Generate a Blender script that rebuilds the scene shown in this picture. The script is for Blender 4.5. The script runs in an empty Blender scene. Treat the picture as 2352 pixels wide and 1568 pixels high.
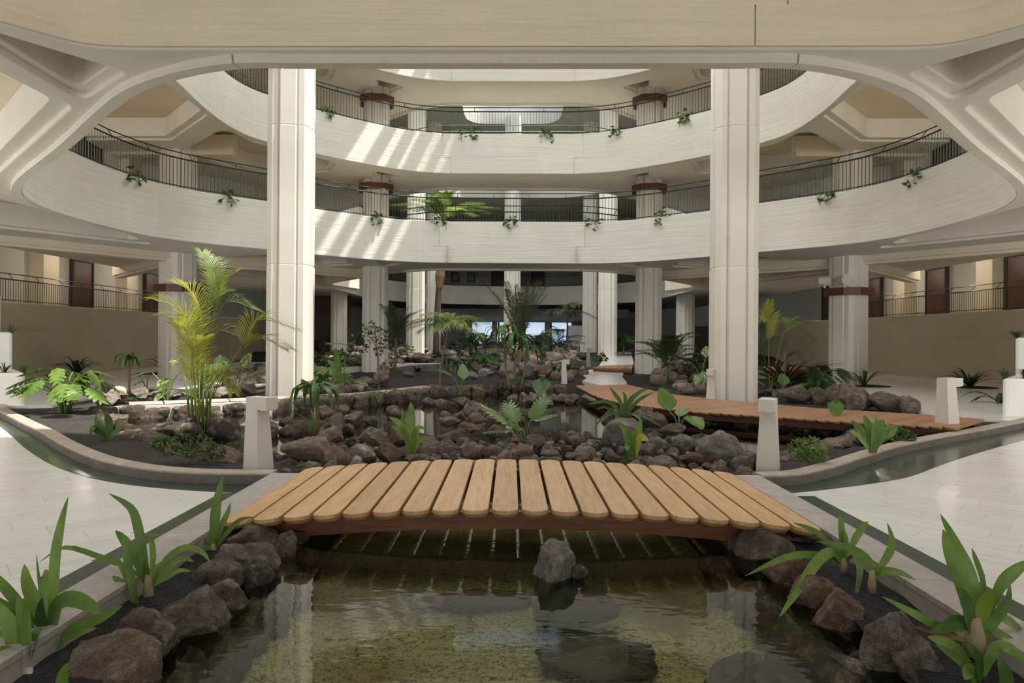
import bpy, bmesh, math, random
from mathutils import Vector, Matrix, noise
R = math.radians
SC = bpy.context.scene
COL = SC.collection

# ------------------------------------------------------------ camera, sky, sun, added fill lights
FPX, CX, CY, EYE = 1568.0, 1144.0, 775.0, 1.5
YAW, ROLL = math.atan(30.0 / 1568), math.atan(0.0075)
cam_data = bpy.data.cameras.new('camera')
cam_data.sensor_width = 36.0
cam_data.lens = 24.0
cam_data.shift_x = 32.0 / 2352
cam_data.shift_y = -9.0 / 2352
cam_data.clip_end = 4000
cam = bpy.data.objects.new('camera', cam_data)
COL.objects.link(cam)
CAM_ROT = Matrix.Rotation(YAW, 3, 'Z') @ Matrix.Rotation(R(90), 3, 'X') @ Matrix.Rotation(ROLL, 3, 'Z')
cam.location = (0, 0, EYE)
cam.rotation_euler = CAM_ROT.to_euler()
SC.camera = cam

world = bpy.data.worlds.new('sky')
SC.world = world
world.use_nodes = True
bg = world.node_tree.nodes['Background']
bg.inputs['Color'].default_value = (0.70, 0.84, 1.0, 1)
bg.inputs['Strength'].default_value = 0.78

sun_data = bpy.data.lights.new('sun', 'SUN')
sun_data.energy = 6.5
sun_data.angle = R(0.9)
sun_data.color = (1.0, 0.93, 0.82)
sun = bpy.data.objects.new('sun', sun_data)
COL.objects.link(sun)
SUN_DIR = Vector((-0.45, 0.07, -1.0)).normalized()
sun.rotation_euler = SUN_DIR.to_track_quat('-Z', 'Y').to_euler()


def fill_area(name, loc, sx, sy, power, color=(1.0, 0.995, 0.98)):
    d = bpy.data.lights.new(name, 'AREA')
    d.shape = 'RECTANGLE'
    d.size, d.size_y = sx, sy
    d.energy = power
    d.color = color
    o = bpy.data.objects.new(name, d)
    COL.objects.link(o)
    o.location = loc
    return o


# added area lamps high over the three courts, standing in for daylight
fill_area('overhead_fill_main', (0, 15.2, 13.3), 12, 12, 950)
fill_area('overhead_fill_front', (0, -2.6, 13.3), 12, 12, 430)
fill_area('overhead_fill_back', (0, 28.9, 15.1), 12, 2.6, 1500)
# added fill lamps, unseen, behind the viewer and beside the galleries
fill_area('rear_fill', (0, -12.6, 2.2), 30, 3.6, 560).rotation_euler = (R(90), 0, 0)
for s_ in (-1, 1):
    fill_area('gallery_fill', (s_ * 14.4, 4.5, 2.4), 8.0, 3.0, 360).rotation_euler = (R(97), 0, 0)
    fill_area('upper_fill', (s_ * 12.0, 9.8, 6.8), 2.6, 1.6, 130).rotation_euler = (R(90), 0, 0)
SC.view_settings.view_transform = 'Standard'
SC.view_settings.look = 'None'
SC.view_settings.gamma = 1
SC.view_settings.use_curve_mapping = False
SC.view_settings.exposure = 0.26
SC.cycles.max_bounces = 10
SC.cycles.diffuse_bounces = 6
SC.cycles.transparent_max_bounces = 12
SC.cycles.caustics_reflective = False
SC.cycles.caustics_refractive = False
SC.cycles.sample_clamp_indirect = 6
SC.cycles.use_denoising = True
SC.cycles.adaptive_threshold = 0.02


def ray(px, py):
    return CAM_ROT @ Vector(((px - CX) / FPX, -(py - CY) / FPX, -1.0))


def at(px, py, d):            # point seen at (px, py) in the photograph at distance d along the court's axis
    r = ray(px, py)
    return Vector((0, 0, EYE)) + r * (d / r.y)


def gp(px, py, z=0.0):        # where that line of sight meets the level z
    r = ray(px, py)
    return Vector((0, 0, EYE)) + r * ((z - EYE) / r.z)


# ------------------------------------------------------------ materials
def nodes_of(name):
    m = bpy.data.materials.new(name)
    m.use_nodes = True
    nt = m.node_tree
    return m, nt, nt.nodes['Principled BSDF']


def N(nt, kind, **kw):
    n = nt.nodes.new(kind)
    for k, v in kw.items():
        if k.startswith('_'):
            setattr(n, k[1:], v)
        else:
            n.inputs[k.replace('__', ' ')].default_value = v
    return n


def ramp(nt, fac, stops, interp='LINEAR'):
    r = nt.nodes.new('ShaderNodeValToRGB')
    r.color_ramp.interpolation = interp
    el = r.color_ramp.elements
    while len(el) > 1:
        el.remove(el[-1])
    el[0].position = stops[0][0]
    el[0].color = (*stops[0][1], 1)
    for p, c in stops[1:]:
        e = el.new(p)
        e.color = (*c, 1)
    nt.links.new(fac, r.inputs['Fac'])
    return r.outputs['Color']


def coords(nt, scale=(1, 1, 1), which='Object', rot=(0, 0, 0), rand=False):
    tc = nt.nodes.new('ShaderNodeTexCoord')
    mp = nt.nodes.new('ShaderNodeMapping')
    mp.inputs['Scale'].default_value = scale
    mp.inputs['Rotation'].default_value = rot
    nt.links.new(tc.outputs[which], mp.inputs['Vector'])
    if rand:
        oi = nt.nodes.new('ShaderNodeObjectInfo')
        mu = nt.nodes.new('ShaderNodeMath')
        mu.operation = 'MULTIPLY'
        mu.inputs[1].default_value = 57.0
        nt.links.new(oi.outputs['Random'], mu.inputs[0])
        cx = nt.nodes.new('ShaderNodeCombineXYZ')
        for k in range(3):
            nt.links.new(mu.outputs[0], cx.inputs[k])
        nt.links.new(cx.outputs[0], mp.inputs['Location'])
    return mp.outputs['Vector']


def noise_fac(nt, vec, scale, detail=4, rough=0.55, dist=0.0):
    n = nt.nodes.new('ShaderNodeTexNoise')
    n.inputs['Scale'].default_value = scale
    n.inputs['Detail'].default_value = detail
    n.inputs['Roughness'].default_value = rough
    n.inputs['Distortion'].default_value = dist
    nt.links.new(vec, n.inputs['Vector'])
    return n.outputs['Fac']


def bump(nt, b, h, strength, dist):
    n = nt.nodes.new('ShaderNodeBump')
    n.inputs['Strength'].default_value = strength
    n.inputs['Distance'].default_value = dist
    nt.links.new(h, n.inputs['Height'])
    nt.links.new(n.outputs['Normal'], b.inputs['Normal'])
    return n


def mixc(nt, fac, a, b, mode='MIX'):
    n = nt.nodes.new('ShaderNodeMix')
    n.data_type = 'RGBA'
    n.blend_type = mode
    for sock, v in ((n.inputs[0], fac), (n.inputs[6], a), (n.inputs[7], b)):
        if isinstance(v, bpy.types.NodeSocket):
            nt.links.new(v, sock)
        elif isinstance(v, (int, float)):
            sock.default_value = v
        else:
            sock.default_value = (*v, 1)
    return n.outputs[2]


def math_node(nt, op, a, b):
    n = nt.nodes.new('ShaderNodeMath')
    n.operation = op
    for i, v in enumerate((a, b)):
        if isinstance(v, bpy.types.NodeSocket):
            nt.links.new(v, n.inputs[i])
        else:
            n.inputs[i].default_value = v
    return n.outputs[0]


def concrete(name, col, boards=True, rough=0.75, dirt=0.9):
    m, nt, b = nodes_of(name)
    v = coords(nt)
    big = noise_fac(nt, v, 0.7, 5)
    c = ramp(nt, big, [(0.3, tuple(x * dirt for x in col)), (0.7, col)])
    b.inputs['Roughness'].default_value = rough
    if boards:
        vb = coords(nt, (0.35, 0.35, 9.0))
        streak = noise_fac(nt, vb, 1.6, 5, 0.65)
        fine = noise_fac(nt, v, 22, 4)
        h = math_node(nt, 'ADD', streak, math_node(nt, 'MULTIPLY', fine, 0.25))
        # courses of shuttering boards: joints run level
        wv = N(nt, 'ShaderNodeTexWave', Scale=1.45, Distortion=0.6)
        wv.wave_type, wv.bands_direction, wv.wave_profile = 'BANDS', 'Z', 'SAW'
        wv.inputs['Detail'].default_value = 2
        wv.inputs['Detail Scale'].default_value = 0.4
        nt.links.new(v, wv.inputs['Vector'])
        h = math_node(nt, 'ADD', h, math_node(nt, 'MULTIPLY', wv.outputs['Fac'], 0.28))
        bump(nt, b, h, 0.55, 0.03)
        st = ramp(nt, streak, [(0.35, (0.93, 0.93, 0.92)), (0.6, (1, 1, 1))])
        c = mixc(nt, 1.0, c, st, 'MULTIPLY')
    else:
        bump(nt, b, noise_fac(nt, v, 14, 5), 0.12, 0.01)
    nt.links.new(c, b.inputs['Base Color'])
    return m


M = {}
M['white'] = concrete('white_concrete', (0.80, 0.775, 0.705))
M['smooth'] = concrete('smooth_white_concrete', (0.81, 0.78, 0.715), False)
M['cream'] = concrete('warm_tinted_concrete', (0.80, 0.70, 0.53))  # warm tone of the light put into the concrete's colour
M['creamsmooth'] = concrete('cream_plaster', (0.78, 0.70, 0.56), False)
M['column'] = concrete('column_concrete', (0.83, 0.80, 0.735), False, 0.7)
M['plaster'] = concrete('grey_white_plaster', (0.74, 0.73, 0.71), False)
M['planter'] = concrete('white_planter_plaster', (0.86, 0.85, 0.82), False)
M['bollard'] = concrete('bollard_concrete', (0.70, 0.67, 0.62), False)


def wood(name, lo, hi, scale=(14, 1.3, 14), rough=0.45):
    m, nt, b = nodes_of(name)
    v = coords(nt, scale, rand=True)
    f = noise_fac(nt, v, 1.6, 6, 0.6, 0.9)
    c = ramp(nt, f, [(0.3, lo), (0.62, hi)])
    oi = nt.nodes.new('ShaderNodeObjectInfo')
    tint = ramp(nt, oi.outputs['Random'], [(0, (0.84, 0.82, 0.80)), (0.5, (1, 1, 1)), (1, (1.06, 1.03, 0.97))])
    c = mixc(nt, 1.0, c, tint, 'MULTIPLY')
    nt.links.new(c, b.inputs['Base Color'])
    b.inputs['Roughness'].default_value = rough
    bump(nt, b, f, 0.12, 0.004)
    return m


M['plank'] = wood('oiled_light_wood', (0.45, 0.265, 0.12), (0.64, 0.415, 0.21))
M['deck'] = wood('brown_deck_wood', (0.27, 0.14, 0.07), (0.42, 0.235, 0.125))
M['beamwood'] = wood('red_brown_wood', (0.115, 0.036, 0.016), (0.20, 0.068, 0.03), (2, 20, 20))
M['door'] = wood('dark_red_door_wood', (0.07, 0.024, 0.012), (0.14, 0.05, 0.022), (12, 12, 1.2))
M['collar'] = wood('mahogany_collar', (0.10, 0.03, 0.014), (0.16, 0.05, 0.024), (3, 3, 16), 0.35)


def plain(name, col, rough=0.6, metal=0.0):
    m, nt, b = nodes_of(name)
    v = coords(nt)
    c = ramp(nt, noise_fac(nt, v, 6, 3), [(0.3, tuple(x * 0.88 for x in col)), (0.7, col)])
    nt.links.new(c, b.inputs['Base Color'])
    b.inputs['Roughness'].default_value = rough
    b.inputs['Metallic'].default_value = metal
    return m


M['rail'] = plain('dark_green_metal', (0.04, 0.065, 0.052), 0.4, 0.3)
M['dark'] = plain('dark_paint', (0.05, 0.045, 0.04), 0.7)  # one even dark paint for frames, soffit and shelf
M['black'] = plain('black_stone', (0.03, 0.03, 0.03), 0.6)
M['joint'] = plain('joint_filler', (0.20, 0.17, 0.14), 0.9)
M['frame'] = plain('dark_picture_frame', (0.06, 0.035, 0.02), 0.5)
M['paper'] = plain('cream_picture', (0.55, 0.50, 0.40), 0.8)
M['device'] = plain('white_plastic', (0.72, 0.70, 0.66), 0.4)
M['rattan'] = plain('brown_lounge_furniture', (0.10, 0.06, 0.04), 0.7)


def marble():
    m, nt, b = nodes_of('white_marble')
    v = coords(nt, (1.2, 16, 1), rand=True)
    f = noise_fac(nt, v, 1.1, 6, 0.6, 0.7)
    c = ramp(nt, f, [(0.28, (0.66, 0.64, 0.61)), (0.45, (0.80, 0.79, 0.775)), (0.7, (0.85, 0.845, 0.835))])
    oi = nt.nodes.new('ShaderNodeObjectInfo')
    c = mixc(nt, 1.0, c, ramp(nt, oi.outputs['Random'], [(0, (0.93, 0.925, 0.92)), (1, (1, 1, 1))]), 'MULTIPLY')
    nt.links.new(c, b.inputs['Base Color'])
    b.inputs['Roughness'].default_value = 0.22
    return m


M['marble'] = marble()
M['grout'] = plain('marble_grout', (0.66, 0.64, 0.61), 0.8)


def slate(name, lo, hi, rough):
    m, nt, b = nodes_of(name)
    v = coords(nt, (1, 1, 1), rand=True)
    f = noise_fac(nt, v, 5, 6, 0.65, 1.0)
    c = ramp(nt, f, [(0.3, lo), (0.62, hi), (0.80, tuple(min(1, x * 2.0) for x in hi))])
    nt.links.new(c, b.inputs['Base Color'])
    b.inputs['Roughness'].default_value = rough
    bump(nt, b, noise_fac(nt, v, 30, 4), 0.1, 0.005)
    return m


M['green'] = slate('dark_green_marble', (0.018, 0.032, 0.026), (0.045, 0.075, 0.06), 0.17)
M['kerb'] = slate('grey_basalt_kerb', (0.105, 0.09, 0.08), (0.17, 0.15, 0.135), 0.55)
M['kerbtop'] = slate('weathered_kerb_top', (0.34, 0.285, 0.24), (0.46, 0.40, 0.34), 0.6)
M['coping'] = slate('grey_stone_coping', (0.32, 0.29, 0.275), (0.43, 0.40, 0.38), 0.5)


def gravel(name, lo, hi):
    m, nt, b = nodes_of(name)
    v = coords(nt)
    vo = N(nt, 'ShaderNodeTexVoronoi', Scale=70.0)
    nt.links.new(v, vo.inputs['Vector'])
    big = noise_fac(nt, v, 1.3, 4)
    c = ramp(nt, vo.outputs['Color'], [(0.2, lo), (0.8, hi)])
    c = mixc(nt, 1.0, c, ramp(nt, big, [(0.3, (0.7, 0.7, 0.7)), (0.7, (1.2, 1.15, 1.1))]), 'MULTIPLY')
    nt.links.new(c, b.inputs['Base Color'])
    b.inputs['Roughness'].default_value = 0.95
    bump(nt, b, vo.outputs['Distance'], 0.9, 0.02)
    return m


M['gravel'] = gravel('black_lava_gravel', (0.022, 0.02, 0.02), (0.075, 0.068, 0.064))
M['soil'] = gravel('black_lava_soil', (0.008, 0.008, 0.009), (0.03, 0.028, 0.03))


def lava(name, stops, pit=0.6, rough=0.92, pscale=15.0):
    m, nt, b = nodes_of(name)
    v = coords(nt, rand=True)
    oi = nt.nodes.new('ShaderNodeObjectInfo')
    ge = nt.nodes.new('ShaderNodeNewGeometry')
    rnd_ = math_node(nt, 'FRACT', math_node(nt, 'ADD', oi.outputs['Random'], ge.outputs['Random Per Island']), 0.0)
    base = ramp(nt, rnd_, stops)
    f = noise_fac(nt, v, 3.5, 7, 0.68)
    c = mixc(nt, 1.0, base, ramp(nt, f, [(0.3, (0.45, 0.42, 0.40)), (0.55, (1, 1, 1)), (0.75, (1.7, 1.6, 1.5))]), 'MULTIPLY')
    patch = noise_fac(nt, v, 1.8, 5, 0.6)
    c = mixc(nt, ramp(nt, patch, [(0.53, (0, 0, 0)), (0.63, (0.8, 0.8, 0.8))]), c, (0.40, 0.345, 0.295))
    vo = N(nt, 'ShaderNodeTexVoronoi', Scale=pscale)
    nt.links.new(v, vo.inputs['Vector'])
    pits = ramp(nt, vo.outputs['Distance'], [(0.12, (0, 0, 0)), (0.40, (1, 1, 1))])
    c = mixc(nt, 1.0, c, mixc(nt, 0.5, (1, 1, 1), pits), 'MULTIPLY')
    # dust rubbed onto the edges; creases coloured darker
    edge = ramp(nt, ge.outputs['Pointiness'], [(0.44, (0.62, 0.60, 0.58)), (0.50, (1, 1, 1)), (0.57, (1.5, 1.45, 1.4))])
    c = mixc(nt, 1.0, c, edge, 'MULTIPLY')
    c = mixc(nt, 1.0, c, (1.10, 1.12, 1.13), 'MULTIPLY')
    nt.links.new(c, b.inputs['Base Color'])
    b.inputs['Roughness'].default_value = rough
    crag = noise_fac(nt, v, 9.0, 6, 0.7)
    h = math_node(nt, 'ADD', math_node(nt, 'MULTIPLY', crag, 2.2), math_node(nt, 'MULTIPLY', pits, pit))
    bump(nt, b, h, 1.0, 0.06)
    return m


M['rock'] = lava('brown_lava_rock', [(0, (0.19, 0.145, 0.115)), (0.35, (0.27, 0.21, 0.165)), (0.6, (0.21, 0.185, 0.168)),
                                     (0.8, (0.31, 0.205, 0.145)), (1, (0.30, 0.26, 0.225))])
M['rockloose'] = lava('loose_lava_rock', [(0, (0.13, 0.10, 0.08)), (0.35, (0.22, 0.17, 0.135)), (0.6, (0.16, 0.14, 0.13)), (0.8, (0.25, 0.17, 0.12)), (1, (0.27, 0.235, 0.205))], 0.4, 0.92, 60.0)
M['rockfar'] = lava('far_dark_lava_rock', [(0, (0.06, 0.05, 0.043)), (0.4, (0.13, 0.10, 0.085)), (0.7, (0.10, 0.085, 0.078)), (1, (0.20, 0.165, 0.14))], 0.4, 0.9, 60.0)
M['wetrock'] = plain('wet_black_rock', (0.028, 0.024, 0.018), 0.6)
M['rocktan'] = lava('tan_lava_rock', [(0, (0.40, 0.315, 0.245)), (1, (0.45, 0.35, 0.27))])
M['rockgrey'] = lava('pitted_grey_lava_rock', [(0, (0.33, 0.30, 0.275)), (1, (0.39, 0.355, 0.325))], 0.9)
M['rockblack'] = lava('black_lava_rock', [(0, (0.03, 0.03, 0.034)), (1, (0.045, 0.043, 0.045))])
M['rockred'] = lava('reddish_lava_rock', [(0, (0.28, 0.165, 0.11)), (1, (0.31, 0.19, 0.125))])
M['rockpale'] = lava('pale_lava_rock', [(0, (0.55, 0.50, 0.455)), (1, (0.62, 0.56, 0.51))])
M['rockdark'] = lava('wet_dark_lava_rock', [(0, (0.055, 0.045, 0.040)), (0.5, (0.13, 0.10, 0.082)), (1, (0.11, 0.09, 0.08))], 0.6, 0.75)
M['boulder'] = plain('smooth_beige_stone', (0.50, 0.42, 0.34), 0.7)


def pond_floor():
    m, nt, b = nodes_of('pond_bottom')
    v = coords(nt)
    f = noise_fac(nt, v, 34, 2, 0.5, 1.2)
    c = ramp(nt, f, [(0.43, (0.145, 0.115, 0.058)), (0.46, (0.37, 0.37, 0.215))])
    big = noise_fac(nt, v, 1.1, 4)
    c = mixc(nt, ramp(nt, big, [(0.50, (0, 0, 0)), (0.64, (0.8, 0.8, 0.8))]), c, (0.165, 0.115, 0.055))
    nt.links.new(c, b.inputs['Base Color'])
    b.inputs['Roughness'].default_value = 0.95
    return m


M['pond'] = pond_floor()


def water():
    m = bpy.data.materials.new('pond_water')
    m.use_nodes = True
    nt = m.node_tree
    nt.nodes.clear()
    out = nt.nodes.new('ShaderNodeOutputMaterial')
    tr = nt.nodes.new('ShaderNodeBsdfTransparent')
    tr.inputs['Color'].default_value = (0.78, 0.78, 0.62, 1)
    gl = nt.nodes.new('ShaderNodeBsdfGlossy')
    gl.inputs['Roughness'].default_value = 0.015
    gl.inputs['Color'].default_value = (1, 1, 1, 1)
    fr = nt.nodes.new('ShaderNodeFresnel')
    fr.inputs['IOR'].default_value = 1.33
    mx = nt.nodes.new('ShaderNodeMixShader')
    bp = nt.nodes.new('ShaderNodeBump')
    bp.inputs['Strength'].default_value = 0.05
    bp.inputs['Distance'].default_value = 0.02
    v = coords(nt, (1, 2.2, 1))
    f = noise_fac(nt, v, 5.5, 2, 0.5)
    nt.links.new(f, bp.inputs['Height'])
    nt.links.new(bp.outputs[0], gl.inputs['Normal'])
    nt.links.new(bp.outputs[0], fr.inputs['Normal'])
    nt.links.new(fr.outputs[0], mx.inputs[0])
    nt.links.new(tr.outputs[0], mx.inputs[1])
    nt.links.new(gl.outputs[0], mx.inputs[2])
    nt.links.new(mx.outputs[0], out.inputs['Surface'])
    return m


M['water'] = water()


def leafmat(name, lo, hi, rough=0.38, trans=0.25, stripes=None):
    m, nt, b = nodes_of(name)
    oi = nt.nodes.new('ShaderNodeObjectInfo')
    v = coords(nt, rand=True)
    f = noise_fac(nt, v, 7, 3)
    c = ramp(nt, f, [(0.3, lo), (0.7, hi)])
    c = mixc(nt, 1.0, c, ramp(nt, oi.outputs['Random'], [(0, (0.75, 0.78, 0.75)), (1, (1.2, 1.15, 1.0))]), 'MULTIPLY')
    if stripes:
        n2 = noise_fac(nt, v, 16, 3, 0.6)
        c = mixc(nt, ramp(nt, n2, [(0.50, (0, 0, 0)), (0.58, (1, 1, 1))]), c, stripes)
    nt.links.new(c, b.inputs['Base Color'])
    b.inputs['Roughness'].default_value = rough
    out = nt.nodes['Material Output']
    tl = nt.nodes.new('ShaderNodeBsdfTranslucent')
    nt.links.new(c, tl.inputs['Color'])
    mx = nt.nodes.new('ShaderNodeMixShader')
    mx.inputs[0].default_value = trans
    nt.links.new(b.outputs[0], mx.inputs[1])
    nt.links.new(tl.outputs[0], mx.inputs[2])
    nt.links.new(mx.outputs[0], out.inputs['Surface'])
    return m


M['leaf'] = leafmat('fresh_green_leaf', (0.10, 0.20, 0.035), (0.19, 0.32, 0.07))
M['leafdark'] = leafmat('dark_green_leaf', (0.022, 0.055, 0.018), (0.05, 0.10, 0.03))
M['leafmid'] = leafmat('mid_green_leaf', (0.045, 0.12, 0.025), (0.10, 0.20, 0.045))
M['leafbright'] = leafmat('bright_yellow_green_leaf', (0.17, 0.30, 0.03), (0.30, 0.42, 0.06))
M['palm'] = leafmat('palm_leaflets', (0.26, 0.31, 0.04), (0.52, 0.52, 0.09), 0.4, 0.42)
M['palmdark'] = leafmat('dark_palm_leaflets', (0.03, 0.06, 0.02), (0.07, 0.115, 0.04))
M['palmgreen'] = leafmat('green_palm_leaflets', (0.13, 0.20, 0.05), (0.27, 0.36, 0.10), 0.4, 0.35)
M['palmgrey'] = leafmat('grey_green_palm_leaflets', (0.06, 0.085, 0.04), (0.13, 0.16, 0.08))
M['varieg'] = leafmat('variegated_leaf', (0.06, 0.15, 0.03), (0.12, 0.24, 0.05), 0.4, 0.25, (0.45, 0.50, 0.24))
M['redleaf'] = leafmat('red_brown_leaf', (0.055, 0.022, 0.018), (0.11, 0.045, 0.03))
M['yellowleaf'] = leafmat('yellowing_leaf', (0.35, 0.36, 0.05), (0.45, 0.42, 0.10))
M['dryleaf'] = leafmat('dry_brown_leaf', (0.22, 0.13, 0.06), (0.36, 0.23, 0.11), 0.8, 0.1)
M['stem'] = plain('green_stem', (0.17, 0.24, 0.07), 0.5)
M['husk'] = plain('pale_bulb_husk', (0.36, 0.30, 0.18), 0.8)
M['bark'] = plain('brown_bark', (0.24, 0.165, 0.10), 0.85)
M['barkdark'] = plain('dark_bark', (0.10, 0.07, 0.045), 0.9)
M['orange'] = plain('orange_flower', (0.75, 0.16, 0.03), 0.5)
M['sea'] = plain('sea_water', (0.05, 0.16, 0.40), 0.25)


def glass():
    m = bpy.data.materials.new('window_glass')
    m.use_nodes = True
    nt = m.node_tree
    nt.nodes.clear()
    out = nt.nodes.new('ShaderNodeOutputMaterial')
    tr = nt.nodes.new('ShaderNodeBsdfTransparent')
    tr.inputs['Color'].default_value = (0.93, 0.96, 0.96, 1)
    gl = nt.nodes.new('ShaderNodeBsdfGlossy')
    gl.inputs['Roughness'].default_value = 0.02
    fr = nt.nodes.new('ShaderNodeFresnel')
    fr.inputs['IOR'].default_value = 1.4
    mx = nt.nodes.new('ShaderNodeMixShader')
    nt.links.new(fr.outputs[0], mx.inputs[0])
    nt.links.new(tr.outputs[0], mx.inputs[1])
    nt.links.new(gl.outputs[0], mx.inputs[2])
    nt.links.new(mx.outputs[0], out.inputs['Surface'])
    return m


M['glass'] = glass()


# ------------------------------------------------------------ building helpers
class MB:
    def __init__(s):
        s.v, s.f = [], []

    def add(s, vs, fs):
        k = len(s.v)
        s.v += [tuple(p) for p in vs]
        s.f += [tuple(i + k for i in f) for f in fs]

    def box(s, x0, y0, z0, x1, y1, z1):
        s.add([(x0, y0, z0), (x1, y0, z0), (x1, y1, z0), (x0, y1, z0), (x0, y0, z1), (x1, y0, z1), (x1, y1, z1), (x0, y1, z1)],
              [(0, 3, 2, 1), (4, 5, 6, 7), (0, 1, 5, 4), (1, 2, 6, 5), (2, 3, 7, 6), (3, 0, 4, 7)])

    def bar(s, a, b, r=0.02, n=4, r2=None):
        a, b = Vector(a), Vector(b)
        t = b - a
        if t.length < 1e-6:
            return
        t.normalize()
        u = t.cross(Vector((0, 0, 1)) if abs(t.z) < 0.9 else Vector((1, 0, 0))).normalized()
        w = t.cross(u)
        r2 = r if r2 is None else r2
        vs = []
        for p, q in ((a, r), (b, r2)):
            for k in range(n):
                an = 2 * math.pi * (k + 0.5) / n
                vs.append(p + u * math.cos(an) * q + w * math.sin(an) * q)
        fs = [(k, (k + 1) % n, n + (k + 1) % n, n + k) for k in range(n)]
        fs += [tuple(reversed(range(n))), tuple(range(n, 2 * n))]
        s.add(vs, fs)

    def tube(s, pts, rad, n=6):
        pts = [Vector(p) for p in pts]
        if not isinstance(rad, (list, tuple)):
            rad = [rad] * len(pts)
        vs = []
        for i, p in enumerate(pts):
            t = (pts[min(i + 1, len(pts) - 1)] - pts[max(i - 1, 0)]).normalized()
            u = t.cross(Vector((0, 0, 1)) if abs(t.z) < 0.9 else Vector((1, 0, 0))).normalized()
            w = t.cross(u)
            for k in range(n):
                an = 2 * math.pi * k / n
                vs.append(p + (u * math.cos(an) + w * math.sin(an)) * rad[i])
        fs = []
        for i in range(len(pts) - 1):
            for k in range(n):
                fs.append((i * n + k, i * n + (k + 1) % n, (i + 1) * n + (k + 1) % n, (i + 1) * n + k))
        fs += [tuple(reversed(range(n))), tuple(range((len(pts) - 1) * n, len(pts) * n))]
        s.add(vs, fs)

    def prism(s, pts, z0, z1):
        n = len(pts)
        s.add([(p[0], p[1], z0) for p in pts] + [(p[0], p[1], z1) for p in pts],
              [tuple(reversed(range(n))), tuple(range(n, 2 * n))] + [(k, (k + 1) % n, n + (k + 1) % n, n + k) for k in range(n)])

    def mesh(s, name, mat=None, smooth=False):
        me = bpy.data.meshes.new(name)
        me.from_pydata(s.v, [], s.f)
        if mat:
            me.materials.append(mat)
        if smooth:
            me.polygons.foreach_set('use_smooth', [True] * len(me.polygons))
        me.update()
        return me


def put(name, me, mat=None, parent=None, smooth=False, loc=None, rot=None, scale=None, **props):
    if isinstance(me, MB):
        me = me.mesh(name, mat, smooth)
    o = bpy.data.objects.new(name, me)
    COL.objects.link(o)
    if parent:
        o.parent = parent
    if loc is not None:
        o.location = loc
    if rot is not None:
        o.rotation_euler = rot
    if scale is not None:
        o.scale = scale
    for k, v in props.items():
        o[k] = v
    return o


def thing(name, label, cat, loc=(0, 0, 0), rot=(0, 0, 0), group=None, kind=None):
    o = bpy.data.objects.new(name, None)
    COL.objects.link(o)
    o.empty_display_size = 0.1
    o.location = loc
    o.rotation_euler = rot
    tag(o, label, cat, group, kind)
    return o


def tag(o, label=None, cat=None, group=None, kind=None):
    if label:
        o['label'] = label
    if cat:
        o['category'] = cat
    if group:
        o['group'] = group
    if kind:
        o['kind'] = kind
    return o


def struct(name, label, cat):
    return thing(name, label, cat, kind='structure')


def copy_tree(o, parent=None):
    c = o.copy()
    COL.objects.link(c)
    if parent:
        c.parent = parent
    for ch in o.children:
        copy_tree(ch, c)
    return c


def catmull(pts, n=6, closed=False):
    P = [Vector(p) for p in pts]
    m = len(P)
    out = []
    segs = m if closed else m - 1
    for i in range(segs):
        if closed:
            a, b, c, d = P[(i - 1) % m], P[i], P[(i + 1) % m], P[(i + 2) % m]
        else:
            a, b, c, d = P[max(i - 1, 0)], P[i], P[i + 1], P[min(i + 2, m - 1)]
        for k in range(n):
            t = k / n
            out.append(0.5 * (2 * b + (c - a) * t + (2 * a - 5 * b + 4 * c - d) * t * t + (3 * b - a - 3 * c + d) * t ** 3))
    if not closed:
        out.append(P[-1].copy())
    return out


def fillet(pts, r, n=5):
    P = [Vector((p[0], p[1])) for p in pts]
    out = []
    m = len(P)
    for i in range(m):
        a, b, c = P[i - 1], P[i], P[(i + 1) % m]
        rr = pts[i][2] if len(pts[i]) > 2 else r
        u, w = (a - b), (c - b)
        lu, lw = u.length, w.length
        u.normalize(); w.normalize()
        ang = math.acos(max(-1, min(1, u.dot(w))))
        t = min(rr / max(math.tan(ang / 2), 0.05), lu * 0.45, lw * 0.45)
        s, e = b + u * t, b + w * t
        for k in range(n + 1):
            q = k / n
            out.append((1 - q) ** 2 * s + 2 * q * (1 - q) * b + q * q * e)
    return out


def plate(name, outer, holes, z0, z1, mat, parent=None, bevel=0.0, **props):
    cu = bpy.data.curves.new(name, 'CURVE')
    cu.dimensions = '2D'
    cu.fill_mode = 'BOTH'
    cu.extrude = (z1 - z0) / 2 - bevel
    cu.bevel_depth = bevel
    cu.bevel_resolution = 2
    cu.offset = -bevel
    for ring in [outer] + holes:
        sp = cu.splines.new('POLY')
        sp.points.add(len(ring) - 1)
        for k, p in enumerate(ring):
            sp.points[k].co = (p[0], p[1], 0, 1)
        sp.use_cyclic_u = True
    tmp = bpy.data.objects.new(name, cu)
    COL.objects.link(tmp)
    dg = bpy.context.evaluated_depsgraph_get()
    dg.update()
    me = bpy.data.meshes.new_from_object(tmp.evaluated_get(dg))
    me.name = name
    bpy.data.objects.remove(tmp)
    bpy.data.curves.remove(cu)
    for v in me.vertices:
        v.co.z += (z0 + z1) / 2
    me.materials.clear()
    me.materials.append(mat)
    me.polygons.foreach_set('use_smooth', [False] * len(me.polygons))
    return put(name, me, parent=parent, **props)


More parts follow.
